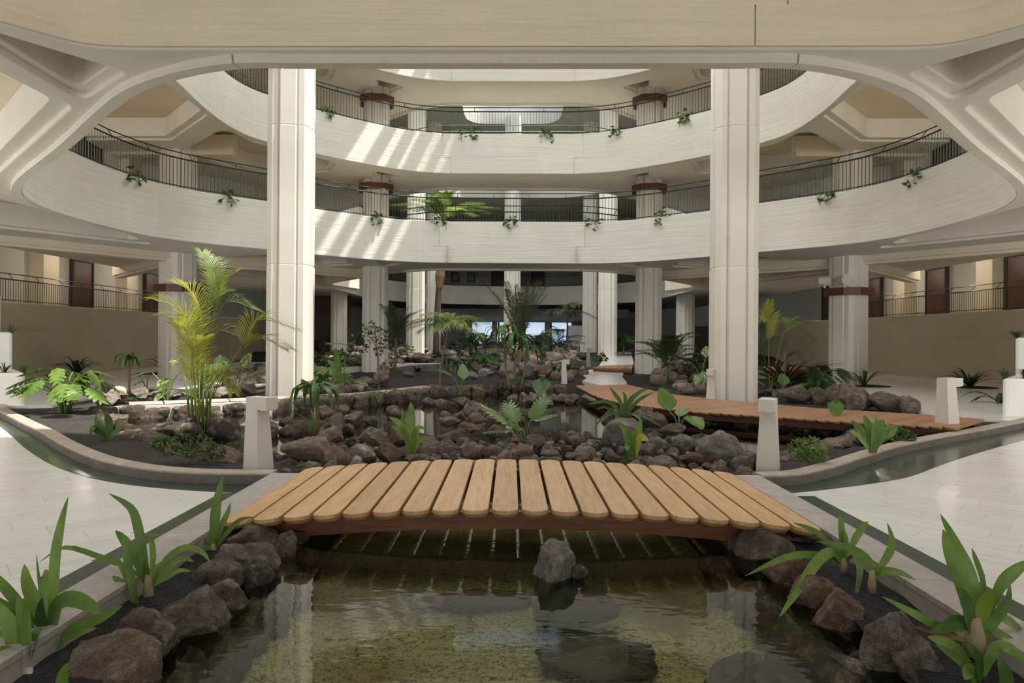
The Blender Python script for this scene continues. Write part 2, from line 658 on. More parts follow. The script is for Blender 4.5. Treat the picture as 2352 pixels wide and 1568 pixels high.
def sweep(path, prof, closed=False, side=1.0, base_z=None):
    """profile of (outward offset, z) along a plan path; side flips the outward normal. Returns MB."""
    mb = MB()
    P = [Vector((p[0], p[1])) for p in path]
    n = len(P)
    rings = []
    for i in range(n):
        if closed:
            t = P[(i + 1) % n] - P[i - 1]
        else:
            t = P[min(i + 1, n - 1)] - P[max(i - 1, 0)]
        t.normalize()
        nn = Vector((t.y, -t.x)) * side
        bz = 0 if base_z is None else base_z[i]
        rings.append([(P[i].x + nn.x * o, P[i].y + nn.y * o, z + bz) for o, z in prof])
    m = len(prof)
    vs = [p for r in rings for p in r]
    fs = []
    for i in range(n if closed else n - 1):
        j = (i + 1) % n
        for k in range(m):
            l = (k + 1) % m
            fs.append((i * m + k, j * m + k, j * m + l, i * m + l))
    if not closed:
        fs += [tuple(range(m)), tuple(reversed(range((n - 1) * m, n * m)))]
    mb.add(vs, fs)
    return mb


def resample(path, step, closed=False):
    P = [Vector(p) for p in path]
    if closed:
        P = P + [P[0]]
    out = [P[0].copy()]
    acc = 0.0
    for a, b in zip(P, P[1:]):
        L = (b - a).length
        pos = step - acc
        while pos <= L:
            out.append(a.lerp(b, pos / L))
            pos += step
        acc = L - (pos - step)
    return out
# ------------------------------------------------------------ the building: three courts in a row
def mirror_ring(left):        # left half from the front to the back, mirrored into a closed ring
    l = [Vector((p[0], p[1])) for p in left]
    r = [Vector((-p.x, p.y)) for p in reversed(l)]
    return l + r


def inset(poly, w):
    P = [Vector((p[0], p[1])) for p in poly]
    area = sum(P[i - 1].x * P[i].y - P[i].x * P[i - 1].y for i in range(len(P)))
    s = 1 if area > 0 else -1
    out = []
    for i in range(len(P)):
        a, b, c = P[i - 1], P[i], P[(i + 1) % len(P)]
        d1, d2 = (b - a).normalized(), (c - b).normalized()
        n1, n2 = Vector((-d1.y, d1.x)) * s, Vector((-d2.y, d2.x)) * s
        k = 1 + n1.dot(n2)
        out.append(b + (n1 + n2) * (w / max(k, 0.25)))
    return out


def offset_ring(ring, w):     # grows a closed ring that runs front, left, back, right
    out = []
    n = len(ring)
    for i in range(n):
        t = (ring[(i + 1) % n] - ring[i - 1]).normalized()
        out.append(ring[i] + Vector((-t.y, t.x)) * w)
    return out


RIM_A = catmull(mirror_ring([(-0.9, 6.5), (-1.9, 6.5), (-2.6, 6.5), (-3.3, 6.75), (-4.0, 7.2), (-4.75, 7.92), (-5.7, 8.9), (-6.35, 9.55), (-8.5, 11.7),
                             (-9.35, 13.2), (-9.6, 14.9), (-9.5, 16.9), (-8.85, 18.45), (-7.3, 20.0), (-6.1, 21.3), (-4.5, 22.65), (-3.3, 23.25), (-2.45, 23.4), (-1.2, 23.42)]), 4, True)
RIM_B = catmull(mirror_ring([(-0.9, 6.9), (-2.3, 6.95), (-3.5, 7.4), (-4.6, 8.2), (-6.4, 10.0), (-7.3, 11.6), (-7.65, 13.5), (-7.75, 15.5), (-7.95, 17.6), (-7.88, 19.3), (-7.45, 20.4),
                             (-6.4, 21.7), (-4.9, 23.1), (-3.6, 24.0), (-2.4, 24.35), (-1.2, 24.38)]), 4, True)
CAM_RIM = catmull(mirror_ring([(-0.9, -11.6), (-3.4, -11.6), (-4.3, -11.1), (-8.0, -7.4), (-8.8, -5.8), (-8.9, -2.7), (-8.8, 0.3), (-8.0, 1.9), (-6.4, 3.5), (-4.75, 5.25), (-4.36, 5.68), (-4.14, 5.92),
                               (-3.95, 6.1), (-3.7, 6.18), (-3.3, 6.2), (-2.4, 6.2), (-0.9, 6.2)]), 4, True)
NEXT_A = catmull(mirror_ring([(-0.9, 26.2), (-2.6, 26.2), (-3.6, 26.6), (-4.6, 27.4), (-8.6, 31.4), (-9.4, 33.2), (-9.5, 38), (-9.5, 45), (-8.9, 47.5), (-7.2, 50), (-4.8, 52.2), (-2.4, 53), (-0.9, 53.1)]), 4, True)
NEXT_B = catmull(mirror_ring([(-0.9, 27.2), (-2.6, 27.2), (-3.6, 27.6), (-4.6, 28.4), (-7.6, 31.4), (-8.4, 33.2), (-8.5, 38), (-8.3, 42), (-7.6, 45), (-6.2, 47.2), (-4.2, 48.8), (-2.2, 49.4), (-0.9, 49.5)]), 4, True)
NEXT_C = catmull(mirror_ring([(-0.9, 27.0), (-2.6, 27.0), (-3.6, 27.4), (-4.6, 28.2), (-6.8, 30.6), (-7.4, 33.2), (-7.4, 38), (-7.0, 40), (-6.2, 42.2), (-4.6, 44.0), (-2.2, 45.0), (-0.9, 45.1)]), 4, True)
NEXT_D = catmull(mirror_ring([(-0.9, 31), (-2.2, 31), (-2.9, 31.8), (-3.0, 33), (-3.0, 38), (-3.0, 42.6), (-2.7, 43.7), (-2.1, 44.2), (-0.9, 44.3)]), 4, True)


def mx(polys):
    return polys + [[(-p[0], *p[1:]) for p in q] for q in polys]


# coffers: (outline of the stepped edge, inset of the deep cell, corner radius)
TRI = [(-3.88, 6.78), (-4.88, 7.62), (-4.78, 5.55)]
TRI_FAR = [(-3.95, 24.55), (-4.75, 23.75), (-4.85, 25.75)]
H2 = [(-5.1, 5.35), (-5.1, 7.80), (-8.45, 11.05), (-13.9, 11.05), (-13.9, 2.2), (-8.2, 2.2)]
KA1 = [(-10.0, 12.6), (-10.0, 17.6), (-10.5, 20.0), (-14.9, 13.8), (-14.4, 12.6)]
KA3 = [(-9.9, 22.9), (-7.2, 21.7), (-5.5, 23.5), (-5.9, 25.2), (-8.2, 26.0)]
COFFERS_A = mx([TRI, TRI_FAR, H2, KA1, KA3])
K1 = [(-8.1, 12.4), (-8.1, 18.1), (-10.4, 20.6), (-14.6, 20.6), (-14.6, 12.4)]
K2 = [(-8.2, 19.15), (-10.7, 21.75), (-9.6, 24.6), (-6.6, 24.6), (-6.0, 23.2), (-7.9, 21.0)]
TRI_FARB = [(-4.0, 25.2), (-5.05, 24.35), (-5.2, 26.2)]
COFFERS_B = mx([K1, K2, TRI_FARB, H2])


def storey(name, zl, rim, nxt, coffers, side, camrim=True, radius=0.32):
    """floor slab whose underside is a grid of wide ribs and stepped coffers"""
    root = struct(name, 'white ribbed concrete floor slab with stepped coffers, %s' % side, 'ceiling')
    outer = [Vector((-15.4, -12.9)), Vector((15.4, -12.9)), Vector((15.4, 60)), Vector((-15.4, 60))]
    opens = [offset_ring(rim, 0.03), offset_ring(nxt, 0.03)] + ([offset_ring(CAM_RIM, 0.03)] if camrim else [])
    led = [fillet(c, 0.14 if len(c) == 3 else radius) for c in coffers]
    deep = [fillet(inset(c, 0.11 if len(c) == 3 else 0.2), 0.10 if len(c) == 3 else radius) for c in coffers]
    plate('rib', outer, opens + led, zl + 0.08, zl + 0.17, M['smooth'], root, 0.03)
    plate('ledge', outer, opens + deep, zl + 0.15, zl + 0.72, M['smooth'], root, 0.02)
    wide = [Vector((-18.6, -12.9)), Vector((18.6, -12.9)), Vector((18.6, 60)), Vector((-18.6, 60))]
    plate('slab', wide, opens, zl + 0.72, zl + 1.33, M['creamsmooth'], root)
    return root


storey('ceiling', 4.05, RIM_A, NEXT_A, COFFERS_A, 'lowest of the three')
storey('ceiling', 7.35, RIM_B, NEXT_B, COFFERS_B, 'second of the three')
storey('ceiling', 10.65, RIM_B, NEXT_C, COFFERS_B, 'topmost of the three')


def parapet(name, rim, zl, mat, label, cat='parapet', x_hi=2.5, x_lo=2.2, lip=True, step=0.58, one_joint=False):
    """deep edge beam cast in pieces that meet at stepped joints"""
    root = struct(name, label, cat)
    zs, zt = zl + step, zl + 1.43
    n = len(rim)
    ymid = sum(p.y for p in rim) / n
    up = [(0, zs), (0, zt - 0.015), (0.015, zt), (0.24, zt), (0.24, zs)]
    lo = [(0, zl + 0.015), (0, zs), (0.24, zs), (0.24, zl + 0.09), (0.17, zl + 0.09), (0.155, zl), (0.015, zl)]
    if not lip:
        lo = [(0, zl + 0.10), (0, zs), (0.24, zs), (0.24, zl + 0.30), (0.026, zl + 0.30), (0.026, zl + 0.10)]
    for prof, cut in ((up, x_hi), (lo, x_lo)):
        far = [p for p in rim if p.y > ymid and abs(p.x) < cut]
        near = [p for p in rim if p.y < ymid and abs(p.x) < cut]
        left = [p for p in rim if p.x <= -cut]
        right = [p for p in rim if p.x >= cut]
        g = 0.008
        # the ring runs from the front round by the left to the back and the right
        yn = max(near, key=lambda p: abs(p.x)).y if near else rim[0].y
        yf = max(far, key=lambda p: abs(p.x)).y if far else rim[0].y
        near.sort(key=lambda p: -p.x)
        far.sort(key=lambda p: p.x)
        k = min(range(len(left)), key=lambda i: left[i].y)
        left.sort(key=lambda p: math.atan2(p.x, -(p.y - ymid)), reverse=True)
        right.sort(key=lambda p: math.atan2(-p.x, -(p.y - ymid)))
        ylN, ylF = left[0].y, left[-1].y
        near = [Vector((cut - g, yn))] + near + [Vector((-cut + g, yn))]
        far = [Vector((-cut + g, yf))] + far + [Vector((cut - g, yf))]
        left = [Vector((-cut - g, yn))] + left + [Vector((-cut - g, yf))]
        right = [Vector((cut + g, yf))] + right + [Vector((cut + g, yn))]
        if one_joint:
            left, far = [], left + far[1:]
        segs = [near, far, left, right]
        if prof is lo and not one_joint:
            # the short ledge of the stepped joint: a gap over the ends of the side pieces
            ledge = [(o, z - 0.014 if abs(z - zs) < 1e-6 else z) for o, z in lo]
            k_l = [i for i, p in enumerate(left) if abs(p.x) > x_hi]
            k_r = [i for i, p in enumerate(right) if abs(p.x) > x_hi]
            segs = [near, far, left[k_l[0]:k_l[-1] + 1], right[k_r[0]:k_r[-1] + 1]]
            for seg in (left[:k_l[0] + 1], left[k_l[-1]:], right[:k_r[0] + 1], right[k_r[-1]:]):
                if len(seg) > 1:
                    put('parapet_panel', sweep(seg, ledge, False, -1.0), mat, root)
        for seg in segs:
            if len(seg) > 1:
                put('parapet_panel', sweep(seg, prof, False, -1.0), mat, root)
    return root


parapet('parapet', RIM_A, 4.05, M['white'], 'curved white board-marked concrete parapet of the lowest balcony round the pond court')
parapet('parapet', RIM_B, 7.35, M['white'], 'curved white board-marked concrete parapet of the second balcony above the pond court')
parapet('parapet', RIM_B, 10.65, M['white'], 'curved white concrete parapet of the topmost balcony above the pond court')
parapet('parapet', CAM_RIM, 4.05, M['cream'], 'broad warm-tinted board-marked concrete beam running across the top of the view', 'beam', 2.47, 2.18, False, step=0.47, one_joint=True)
parapet('parapet', [p for p in NEXT_A], 4.05, M['white'], 'grey-white parapet of the lowest balcony in the far court beyond the palms')
parapet('parapet', [p for p in NEXT_B], 7.35, M['white'], 'white parapet of the second balcony in the far court')
parapet('parapet', [p for p in NEXT_C], 10.65, M['white'], 'white curved parapet of the topmost balcony in the far court, above the tall palm crown')
parapet('parapet', NEXT_D, 15.35, M['white'], 'sunlit rounded parapet of the roof opening over the far court', x_hi=1.5, x_lo=1.3)
# the balcony rings of the front court above the camera
for zl in (7.35, 10.65):
    parapet('parapet', CAM_RIM, zl, M['white'], 'white balcony parapet high over the front court, storey at %.0f metres' % zl, 'parapet')


def slab_ring(name, label, z0, z1, outer, holes, mat):
    r = struct(name, label, 'roof')
    plate('roof_slab', [Vector(p) for p in outer], holes, z0, z1, mat, r)
    return r


slot = [Vector((-2.45, 8.8)), Vector((1.7, 8.8)), Vector((1.7, 15.2)), Vector((0.62, 15.2)), Vector((0.62, 24.0)), Vector((-2.45, 24.0))]  # unseen roof added to block sun; slot shaped to place the patches
slab_ring('roof', 'added unseen roof over the pond court, slot shaped for the sun patches', 14.2, 14.5, [(-18.6, -13), (18.6, -13), (18.6, 26.6), (-18.6, 26.6)], [slot], M['smooth'])
slab_ring('roof', 'white concrete roof over the far court with a rounded opening', 15.4, 16.7, [(-18.6, 26.6), (18.6, 26.6), (18.6, 60), (-18.6, 60)], [offset_ring(NEXT_D, 0.03)], M['smooth'])
lou = struct('roof_louvre', 'row of concrete louvre beams across the open roof slot', 'louvre')
for k, (x, w) in enumerate(((-1.72, 0.20), (-1.08, 0.16), (-0.52, 0.26), (0.16, 0.14))):
    b = MB()
    b.box(x - w / 2, 15.6, 14.1, x + w / 2, 24.1, 14.6)
    put('beam', b, M['smooth'], lou)
for y, w in ((11.4, 0.3), (14.0, 0.3)):
    b = MB(); b.box(-2.5, y - w / 2, 14.1, 1.75, y + w / 2, 14.6)
    put('beam', b, M['smooth'], lou)

# outer walls
for name, x0, x1 in (('wall_left', -18.75, -18.5), ('wall_right', 18.5, 18.75)):
    w = struct(name, 'white plastered gallery wall along the %s side' % name[5:], 'wall')
    b = MB(); b.box(x0, -13, -0.6, x1, 60, 14.5)
    put('plaster', b, M['plaster'], w)
w = struct('wall_back', 'white plastered wall behind the viewer', 'wall')
b = MB(); b.box(-18.5, -13.25, -0.6, 18.5, -13, 14.5); put('plaster', b, M['plaster'], w)
w = struct('wall_front', 'plastered end wall above the far lounge', 'wall')
b = MB(); b.box(-18.5, 60, 3.9, 18.5, 60.3, 15.4)
b.box(-18.5, 60, -0.6, -3.6, 60.3, 3.9); b.box(5.6, 60, -0.6, 18.5, 60.3, 3.9)
put('plaster', b, M['plaster'], w)
w = struct('wall_upper', 'concrete wall between the two roof levels', 'wall')
b = MB(); b.box(-18.5, 26.6, 14.2, 18.5, 26.9, 15.4); put('plaster', b, M['smooth'], w)


# raised side galleries: a coved concrete wall with a walkway on top
def gallery(name, s, label):
    root = struct(name, label, 'wall')
    prof = [(0.0, -0.3), (0.0, 2.53), (2.4, 2.53), (2.4, -0.3), (1.5, -0.3)]
    prof = [(0.0 - 0.0, 1.62), (-0.03, 1.66), (-0.03, 2.50), (0.0, 2.53), (2.4, 2.53), (2.4, -0.3), (-0.35, -0.3), (-0.35, 0.10), (-0.22, 0.13), (-0.10, 0.21), (-0.03, 0.34), (0.0, 0.55)]
    path = [(s * 16.2, -12.9), (s * 16.2, 11.0), (s * 16.2, 20), (s * 16.2, 36), (s * 15.6, 40), (s * 15.2, 46), (s * 15.2, 59.9)]
    pts = catmull(path, 5)
    cuts = [0, 6, 11, 16, 21, len(pts) - 1]
    for a, c in zip(cuts, cuts[1:]):
        put('wall_panel', sweep(pts[a:c + 1], prof, False, s), M['cream'] if False else M['creamsmooth'], root)
    return root


gallery('wall_gallery', -1, 'long cream coved concrete wall carrying the raised gallery on the left side')
gallery('wall_gallery', 1, 'long cream coved concrete wall carrying the raised gallery on the right side')


# corridor walls behind the upper balconies
def corridor(zf, label, dx=0.0):
    root = struct('wall_corridor', label, 'wall')
    for s in (-1, 1):
        pts = catmull([(s * (13.3 + dx), 9.5), (s * (13.3 + dx), 16), (s * (13.3 + dx), 20.5), (s * (12.7 + dx), 23.2), (s * (10.8 + dx), 26.2), (s * (9.6 + dx), 28.5), (s * (9.9 + dx), 31.5)], 4)
        put('plaster', sweep(pts, [(0, zf), (0, zf + 2.62), (0.2, zf + 2.62), (0.2, zf)], False, s), M['plaster'], root)
        for x, y in ((13.25 + dx, 18.6), (12.9 + dx, 22.6)):
            b = MB(); b.box(s * x - 0.22, y - 0.25, zf, s * x + 0.22, y + 0.25, zf + 2.6)
            put('pilaster', b, M['creamsmooth'], root)
        b = MB(); b.box(s * 11.5 - 1.9, 9.3, zf + 2.05, s * 11.5 + 1.9, 9.6, zf + 2.6); b.box(s * 11.2 - 2.2, 21.85, zf + 1.95, s * 11.2 + 2.2, 22.2, zf + 2.6)
        put('downstand_beam', b, M['creamsmooth'], root)
    return root


corridor(5.38, 'white corridor wall behind the lowest balcony')
corridor(8.68, 'white corridor wall behind the second balcony')
corridor(11.98, 'white corridor wall behind the topmost balcony')


# ------------------------------------------------------------ columns
def column_mesh(w, h, joints):
    k = w / 1.05
    q = [(0.525, 0.17), (0.455, 0.19), (0.425, 0.215), (0.475, 0.245), (0.475, 0.36), (0.415, 0.415), (0.36, 0.475), (0.245, 0.475), (0.215, 0.425), (0.19, 0.455), (0.17, 0.525)]
    ring = []
    for a in range(4):
        c, s = math.cos(a * math.pi / 2), math.sin(a * math.pi / 2)
        ring += [((x * c - y * s) * k, (x * s + y * c) * k) for x, y in q]
    m = len(ring)
    zs = [(0, 1.0)]
    for j in joints:
        zs += [(j - 0.02, 1.0), (j - 0.008, 0.965), (j + 0.008, 0.965), (j + 0.02, 0.985)]
    zs.append((h, 0.985))
    vs = [(x * f, y * f, z) for z, f in zs for x, y in ring]
    fs = []
    for i in range(len(zs) - 1):
        for t in range(m):
            fs.append((i * m + t, i * m + (t + 1) % m, (i + 1) * m + (t + 1) % m, (i + 1) * m + t))
    fs += [tuple(reversed(range(m))), tuple(range((len(zs) - 1) * m, len(zs) * m))]
    b = MB(); b.add(vs, fs)
    return b.mesh('column_shaft', M['column'])


def collar_on(x, y, z, label, w=1.0, rot=0.0):
    b = MB()
    ring_o, ring_i = [], []
    r = 0.5 * w
    pts = [(r * 1.28, r * 0.62), (r * 0.62, r * 1.28)]
    ring = []
    for a in range(4):
        c, s = math.cos(a * math.pi / 2), math.sin(a * math.pi / 2)
        ring += [(px * c - py * s, px * s + py * c) for px, py in pts]
    n = len(ring)
    vs = []
    for f, zz in ((1, -0.12), (1, 0.12), (0.89, 0.12), (0.89, -0.12)):
        vs += [(px * f, py * f, zz) for px, py in ring]
    fs = []
    for i in range(4):
        for t in range(n):
            fs.append((i * n + t, i * n + (t + 1) % n, ((i + 1) % 4) * n + (t + 1) % n, ((i + 1) % 4) * n + t))
    b.add(vs, fs)
    o = put('collar', b, M['collar'], loc=(x, y, z), rot=(0, 0, rot))
    return tag(o, label, 'collar')


def column(x, y, z0, z1, w, label, joints=(), rot=0.0, group=None):
    o = put('column', column_mesh(w, z1 - z0, [j - z0 for j in joints if z0 < j < z1]), loc=(x, y, z0), rot=(0, 0, rot))
    return tag(o, label, 'column', group, 'structure')


J = (3.15, 6.35, 9.6)
column(-5.22, 16.05, -0.45, 14.2, 1.05, 'tall fluted white column at the left of the pond, sunlit on its right side', J, R(8))
column(5.2, 16.1, -0.45, 14.2, 1.05, 'tall fluted white column at the right of the pond beside the boardwalk', J, R(-8))
column(-10.85, 22.0, 0, 5.0, 1.0, 'fluted white column behind the tall yellow-green palm', (), R(-28))
column(10.7, 21.9, 0, 5.0, 1.0, 'fluted white column with two white floodlights on its collar', (), R(28))
for z0, lev in ((5.38, 'lowest'), (8.68, 'second')):
    for s, sd in ((-1, 'left'), (1, 'right')):
        column(s * 10.85, 22.0, z0, z0 + 2.9, 1.0, 'fluted cream column behind the railing of the %s balcony, %s side' % (lev, sd), (), R(28 * s))
for s, sd in ((-1, 'left'), (1, 'right')):
    column(s * 5.18, 25.9, -0.45, 4.3, 0.98, ('fluted white column behind the wiry palm and small ficus' if s < 0 else 'fluted white column standing in the water beside the white stepping path'), (3.15,), R(-12 * s))
    for z0, lev in ((5.38, 'lowest'), (8.68, 'second')):
        column(s * 5.18, 25.9, z0, z0 + 2.2, 0.98, 'short fluted cream column under a brown collar above the %s far parapet, %s one' % (lev, sd), (), R(-12 * s))
        collar_on(s * 5.18, 25.9, z0 + 1.74, 'brown octagonal wooden collar on the %s far column above the %s balcony' % (sd, lev), 1.0, R(-12 * s))
    column(s * 5.4, 38.4, 0.3, 15.5, 1.05, 'tall fluted white column of the far court, %s' % ('with a sunlit right edge' if s < 0 else 'beside the white path'), (4.2, 7.4, 10.7), R(8 * -s))
    column(s * 5.1, 44.5, 0.3, 15.5, 0.95, 'slim pale column far back in the far court, %s' % ('behind the tall palm trunk' if s < 0 else 'left of the column by the white path'), (4.2, 7.4))
    column(s * 10.4, 41, 0.3, 15.5, 0.95, 'pale column at the %s edge of the far court' % sd, (4.0, 7.4), R(20))
column(0.05, 43.4, 0.3, 15.5, 1.05, 'pale fluted column on the centre line of the far court', (4.2, 7.4))
collar_on(-10.85, 22.0, 3.0, 'brown octagonal wooden collar on the column behind the yellow-green palm', 1.02, R(-28))
collar_on(10.7, 21.9, 3.02, 'brown octagonal wooden collar carrying two white floodlights', 1.02, R(28))
for k, (x, y, rx, rz) in enumerate(((9.75, 21.45, 0, R(60)), (10.2, 21.15, 0, R(5)))):
    t = thing('floodlight', ('white round floodlight facing forward on the brown collar', 'white tubular floodlight pointing left on the brown collar')[1 - k], 'floodlight', (x, y, 3.34), (0, 0, rz))
    b = MB(); b.tube([(0, 0.16, 0), (0, -0.12, 0), (0, -0.16, 0)], [0.13, 0.16, 0.17], 14); put('housing', b, M['device'], t)
    b = MB(); b.tube([(0, -0.155, 0), (0, -0.172, 0)], [0.12, 0.11], 14); put('lens', b, M['bollard'], t)
    b = MB(); b.box(-0.03, -0.03, -0.22, 0.03, 0.03, -0.10); put('bracket', b, M['device'], t)


# ------------------------------------------------------------ railings
def railing(path, zb, label, out=0.11, height=0.82, gap=0.105, parts=300, near=None, side=-1.0, closed=True, slant=0.16):
    root = thing('railing', label, 'railing')
    n = len(path)
    off = []
    for i in range(n):
        t = (path[(i + 1) % n] - path[i - 1]) if closed else (path[min(i + 1, n - 1)] - path[max(i - 1, 0)])
        t.normalize()
        off.append((path[i] + Vector((t.y, -t.x)) * side * out, Vector((t.y, -t.x)) * side))
    line = [Vector((p.x, p.y, 0)) for p, _ in off]
    ln = line + [line[0]] if closed else line
    nr = [Vector((q.x, q.y, 0)) for _, q in off]
    nr = nr + [nr[0]] if closed else nr
    top = MB(); top.tube([(p.x, p.y, zb + height) for p in ln], 0.022, 4)
    put('handrail', top, M['rail'], root)
    low = MB(); low.tube([(p.x, p.y, zb + 0.07) for p in ln], 0.014, 4)
    put('bottom_rail', low, M['rail'], root)
    up = MB(); up.tube([(p.x + q.x * slant, p.y + q.y * slant, zb + height + 0.2) for p, q in zip(ln, nr)], 0.016, 4)
    put('upper_rail', up, M['rail'], root)
    pts = resample(line, gap, closed)
    bal = MB(); bal.box(-0.006, -0.006, 0, 0.006, 0.006, height)
    bm_ = bal.mesh('baluster', M['rail'])
    order = sorted(range(len(pts)), key=lambda i: (pts[i].x ** 2 + pts[i].y ** 2))
    single = set(order[:parts])
    rest = MB()
    for i, p in enumerate(pts):
        if i in single:
            put('baluster', bm_, None, root, loc=(p.x, p.y, zb))
        else:
            rest.box(p.x - 0.006, p.y - 0.006, zb, p.x + 0.006, p.y + 0.006, zb + height)
    if rest.v:
        put('balusters', rest, M['rail'], root, kind='stuff')
    posts = resample(line, 1.25, closed)
    for p in posts:
        j = min(range(len(ln)), key=lambda i: (ln[i] - p).length)
        b = MB(); b.bar((p.x, p.y, zb + height), (p.x + nr[j].x * slant, p.y + nr[j].y * slant, zb + height + 0.2), 0.012)
        put('bracket', b, M['rail'], root)
    return root


def open_part(ring, cond):
    k = next(i for i in range(len(ring)) if cond(ring[i]) and not cond(ring[i - 1]))
    out = []
    for j in range(len(ring)):
        p = ring[(k + j) % len(ring)]
        if not cond(p):
            break
        out.append(p)
    return out


railing(open_part(RIM_A, lambda p: p.y > 9.0), 5.48, 'dark green metal railing on the lowest balcony round the pond court', closed=False)
railing(open_part(RIM_B, lambda p: p.y > 12.0), 8.78, 'dark green metal railing on the second balcony above the pond court', closed=False)
for s, sd in ((-1, 'left'), (1, 'right')):
    line = [Vector((s * 16.28, y)) for y in (12, 16, 20, 24, 28, 32, 36)]
    railing(line, 2.53, 'dark metal railing along the raised %s gallery' % sd, 0.0, 0.74, 0.115, 200, None, s, False)
railing(open_part(NEXT_A, lambda p: p.y > 47), 5.48, 'thin railing on the lowest balcony of the far court', closed=False, gap=0.14, parts=0)
railing(open_part(NEXT_A, lambda p: p.y < 30), 5.48, 'railing on the lowest balcony across the walkway, facing the far court', closed=False, gap=0.14, parts=0)
railing(open_part(NEXT_C, lambda p: p.y < 30), 8.78, 'railing on the second balcony across the walkway, facing the far court', closed=False, gap=0.14, parts=0)


# ------------------------------------------------------------ doors
def door(n, x, y, z, w, h, facing, label):
    """facing: the way the door looks, an angle in plan"""
    t = thing('door_%d' % n, label, 'door', (x, y, z), (0, 0, facing), kind='structure')
    b = MB(); b.box(-w / 2, 0.02, 0.0, w / 2, 0.07, h); put('door_leaf', b, M['door'], t)
    f = MB()
    f.box(-w / 2 - 0.10, -0.05, 0, -w / 2, 0.10, h + 0.10); f.box(w / 2, -0.05, 0, w / 2 + 0.10, 0.10, h + 0.10); f.box(-w / 2, -0.05, h, w / 2, 0.10, h + 0.10)
    put('frame', f, M['dark'], t)
    for k in range(8):
        s = MB(); s.box(-w / 2 + 0.04, -0.005, 0.06 + k * (h - 0.1) / 8, w / 2 - 0.04, 0.03, 0.06 + (k + 0.9) * (h - 0.1) / 8)
        put('board', s, M['door'], t)
    k = MB(); k.bar((w / 2 - 0.09, -0.06, 1.0), (w / 2 - 0.09, -0.06, 1.15), 0.015); put('handle', k, M['rail'], t)
    return t


nd = 1
for s, sd, ys in ((-1, 'left', ((23.2, 'at the edge of the view'), (28.9, 'in the middle'), (34.6, 'half hidden by the column with the collar'))),
                  (1, 'right', ((25.0, 'nearest, lit and brown'), (29.9, 'just right of the column'), (35.0, 'left of the column'), (40.0, 'farthest, behind the palm')))):
    for y, wh in ys:
        door(nd, s * 18.42, y, 2.53, 1.25, 2.05, R(90) if s > 0 else R(-90), 'dark wooden door in the raised %s gallery wall, %s' % (sd, wh))
        nd += 1
    pl = struct('pilaster', 'cream pilasters along the raised %s gallery wall' % sd, 'pilaster')
    for y in (26.3, 32.0, 37.5):
        b = MB(); b.box(s * 18.25 - 0.3, y - 0.45, 2.53, s * 18.25 + 0.3, y + 0.45, 4.78); put('shaft', b, M['creamsmooth'], pl)
for s, sd in ((-1, 'left'), (1, 'right')):
    door(nd, s * 13.15, 21.0, 5.38, 1.1, 2.0, R(84) if s > 0 else R(-84), 'dark wooden door behind the lowest balcony railing at the %s' % sd); nd += 1

# ------------------------------------------------------------ the far end: lounge, sea windows, pictures
far = struct('wall_lounge', 'white fascia and ceiling over the far sea lounge', 'wall')
b = MB(); b.box(-9.5, 55.5, 2.95, 9.5, 55.7, 3.85); put('fascia', b, M['plaster'], far)
b = MB(); b.box(-9.5, 55.7, 2.85, 9.5, 60, 2.95); put('soffit', b, M['smooth'], far)
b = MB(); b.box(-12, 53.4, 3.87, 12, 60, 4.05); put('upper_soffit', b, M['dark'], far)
for i, x in enumerate((-3.55, -1.4, 0.95, 3.05, 5.3)):
    b = MB(); b.box(x - 0.22, 57.3, 0.2, x + 0.22, 57.8, 2.9)
    tag(put('window_post', b, M['column']), 'white square post of the far sea windows, number %d from the left' % (i + 1), 'post', 'posts between the far sea windows', 'structure')
for i, (x0, x1) in enumerate(((-3.5, -1.1), (-1.1, 1.2), (1.2, 3.5), (3.5, 5.6))):
    t = thing('window_%d' % (i + 1), ('leftmost', 'second from left', 'third from left', 'rightmost')[i] + ' tall window of the far lounge looking out to sea', 'window', ((x0 + x1) / 2, 60.1, 0.2), kind='structure')
    w = (x1 - x0) / 2
    b = MB(); b.box(-w, -0.05, 0, -w + 0.07, 0.05, 3.7); b.box(w - 0.07, -0.05, 0, w, 0.05, 3.7); b.box(-w, -0.05, 3.6, w, 0.05, 3.7); b.box(-w, -0.05, 0, w, 0.05, 0.08)
    put('frame', b, M['dark'], t)
    b = MB(); b.box(-w + 0.07, -0.01, 0.08, w - 0.07, 0.01, 3.6); put('pane', b, M['glass'], t)
blk = put('wall_screen', (lambda m: (m.box(5.9, 49.5, 0.2, 9.6, 50.0, 3.0), m)[1])(MB()), M['black'])
tag(blk, 'black lava stone screen wall to the right of the sea windows', 'wall', kind='structure')
b = MB(); b.box(4.35, 52, 0.2, 5.6, 52.4, 2.45)
tag(put('cabinet', b, M['plaster']), 'grey cabinet standing left of the black stone screen', 'cabinet')
wl = struct('wall_court', 'shaded wall with pictures behind the lowest balcony of the far court', 'wall')
b = MB(); b.box(-15, 57.5, 5.38, -0.2, 57.8, 8.1); b.box(1.6, 57.5, 5.38, 15, 57.8, 8.1); put('plaster', b, M['plaster'], wl)
for x, wh in ((-4.75, 'left'), (-3.4, 'right')):
    t = thing('picture', '%s of the two framed pictures on the shaded far wall' % wh, 'picture', (x, 57.45, 6.55), kind=None)
    b = MB(); b.box(-0.34, 0, -0.42, 0.34, 0.04, 0.42); put('frame', b, M['frame'], t)
    b = MB(); b.box(-0.24, -0.015, -0.32, 0.24, 0.0, 0.32); put('print', b, M['paper'], t)
door(nd, -1.15, 57.4, 5.38, 0.9, 2.4, 0, 'brown door left of the centre column on the far balcony'); nd += 1
door(nd, 2.2, 57.4, 5.38, 0.9, 2.4, 0, 'brown door right of the centre column on the far balcony'); nd += 1
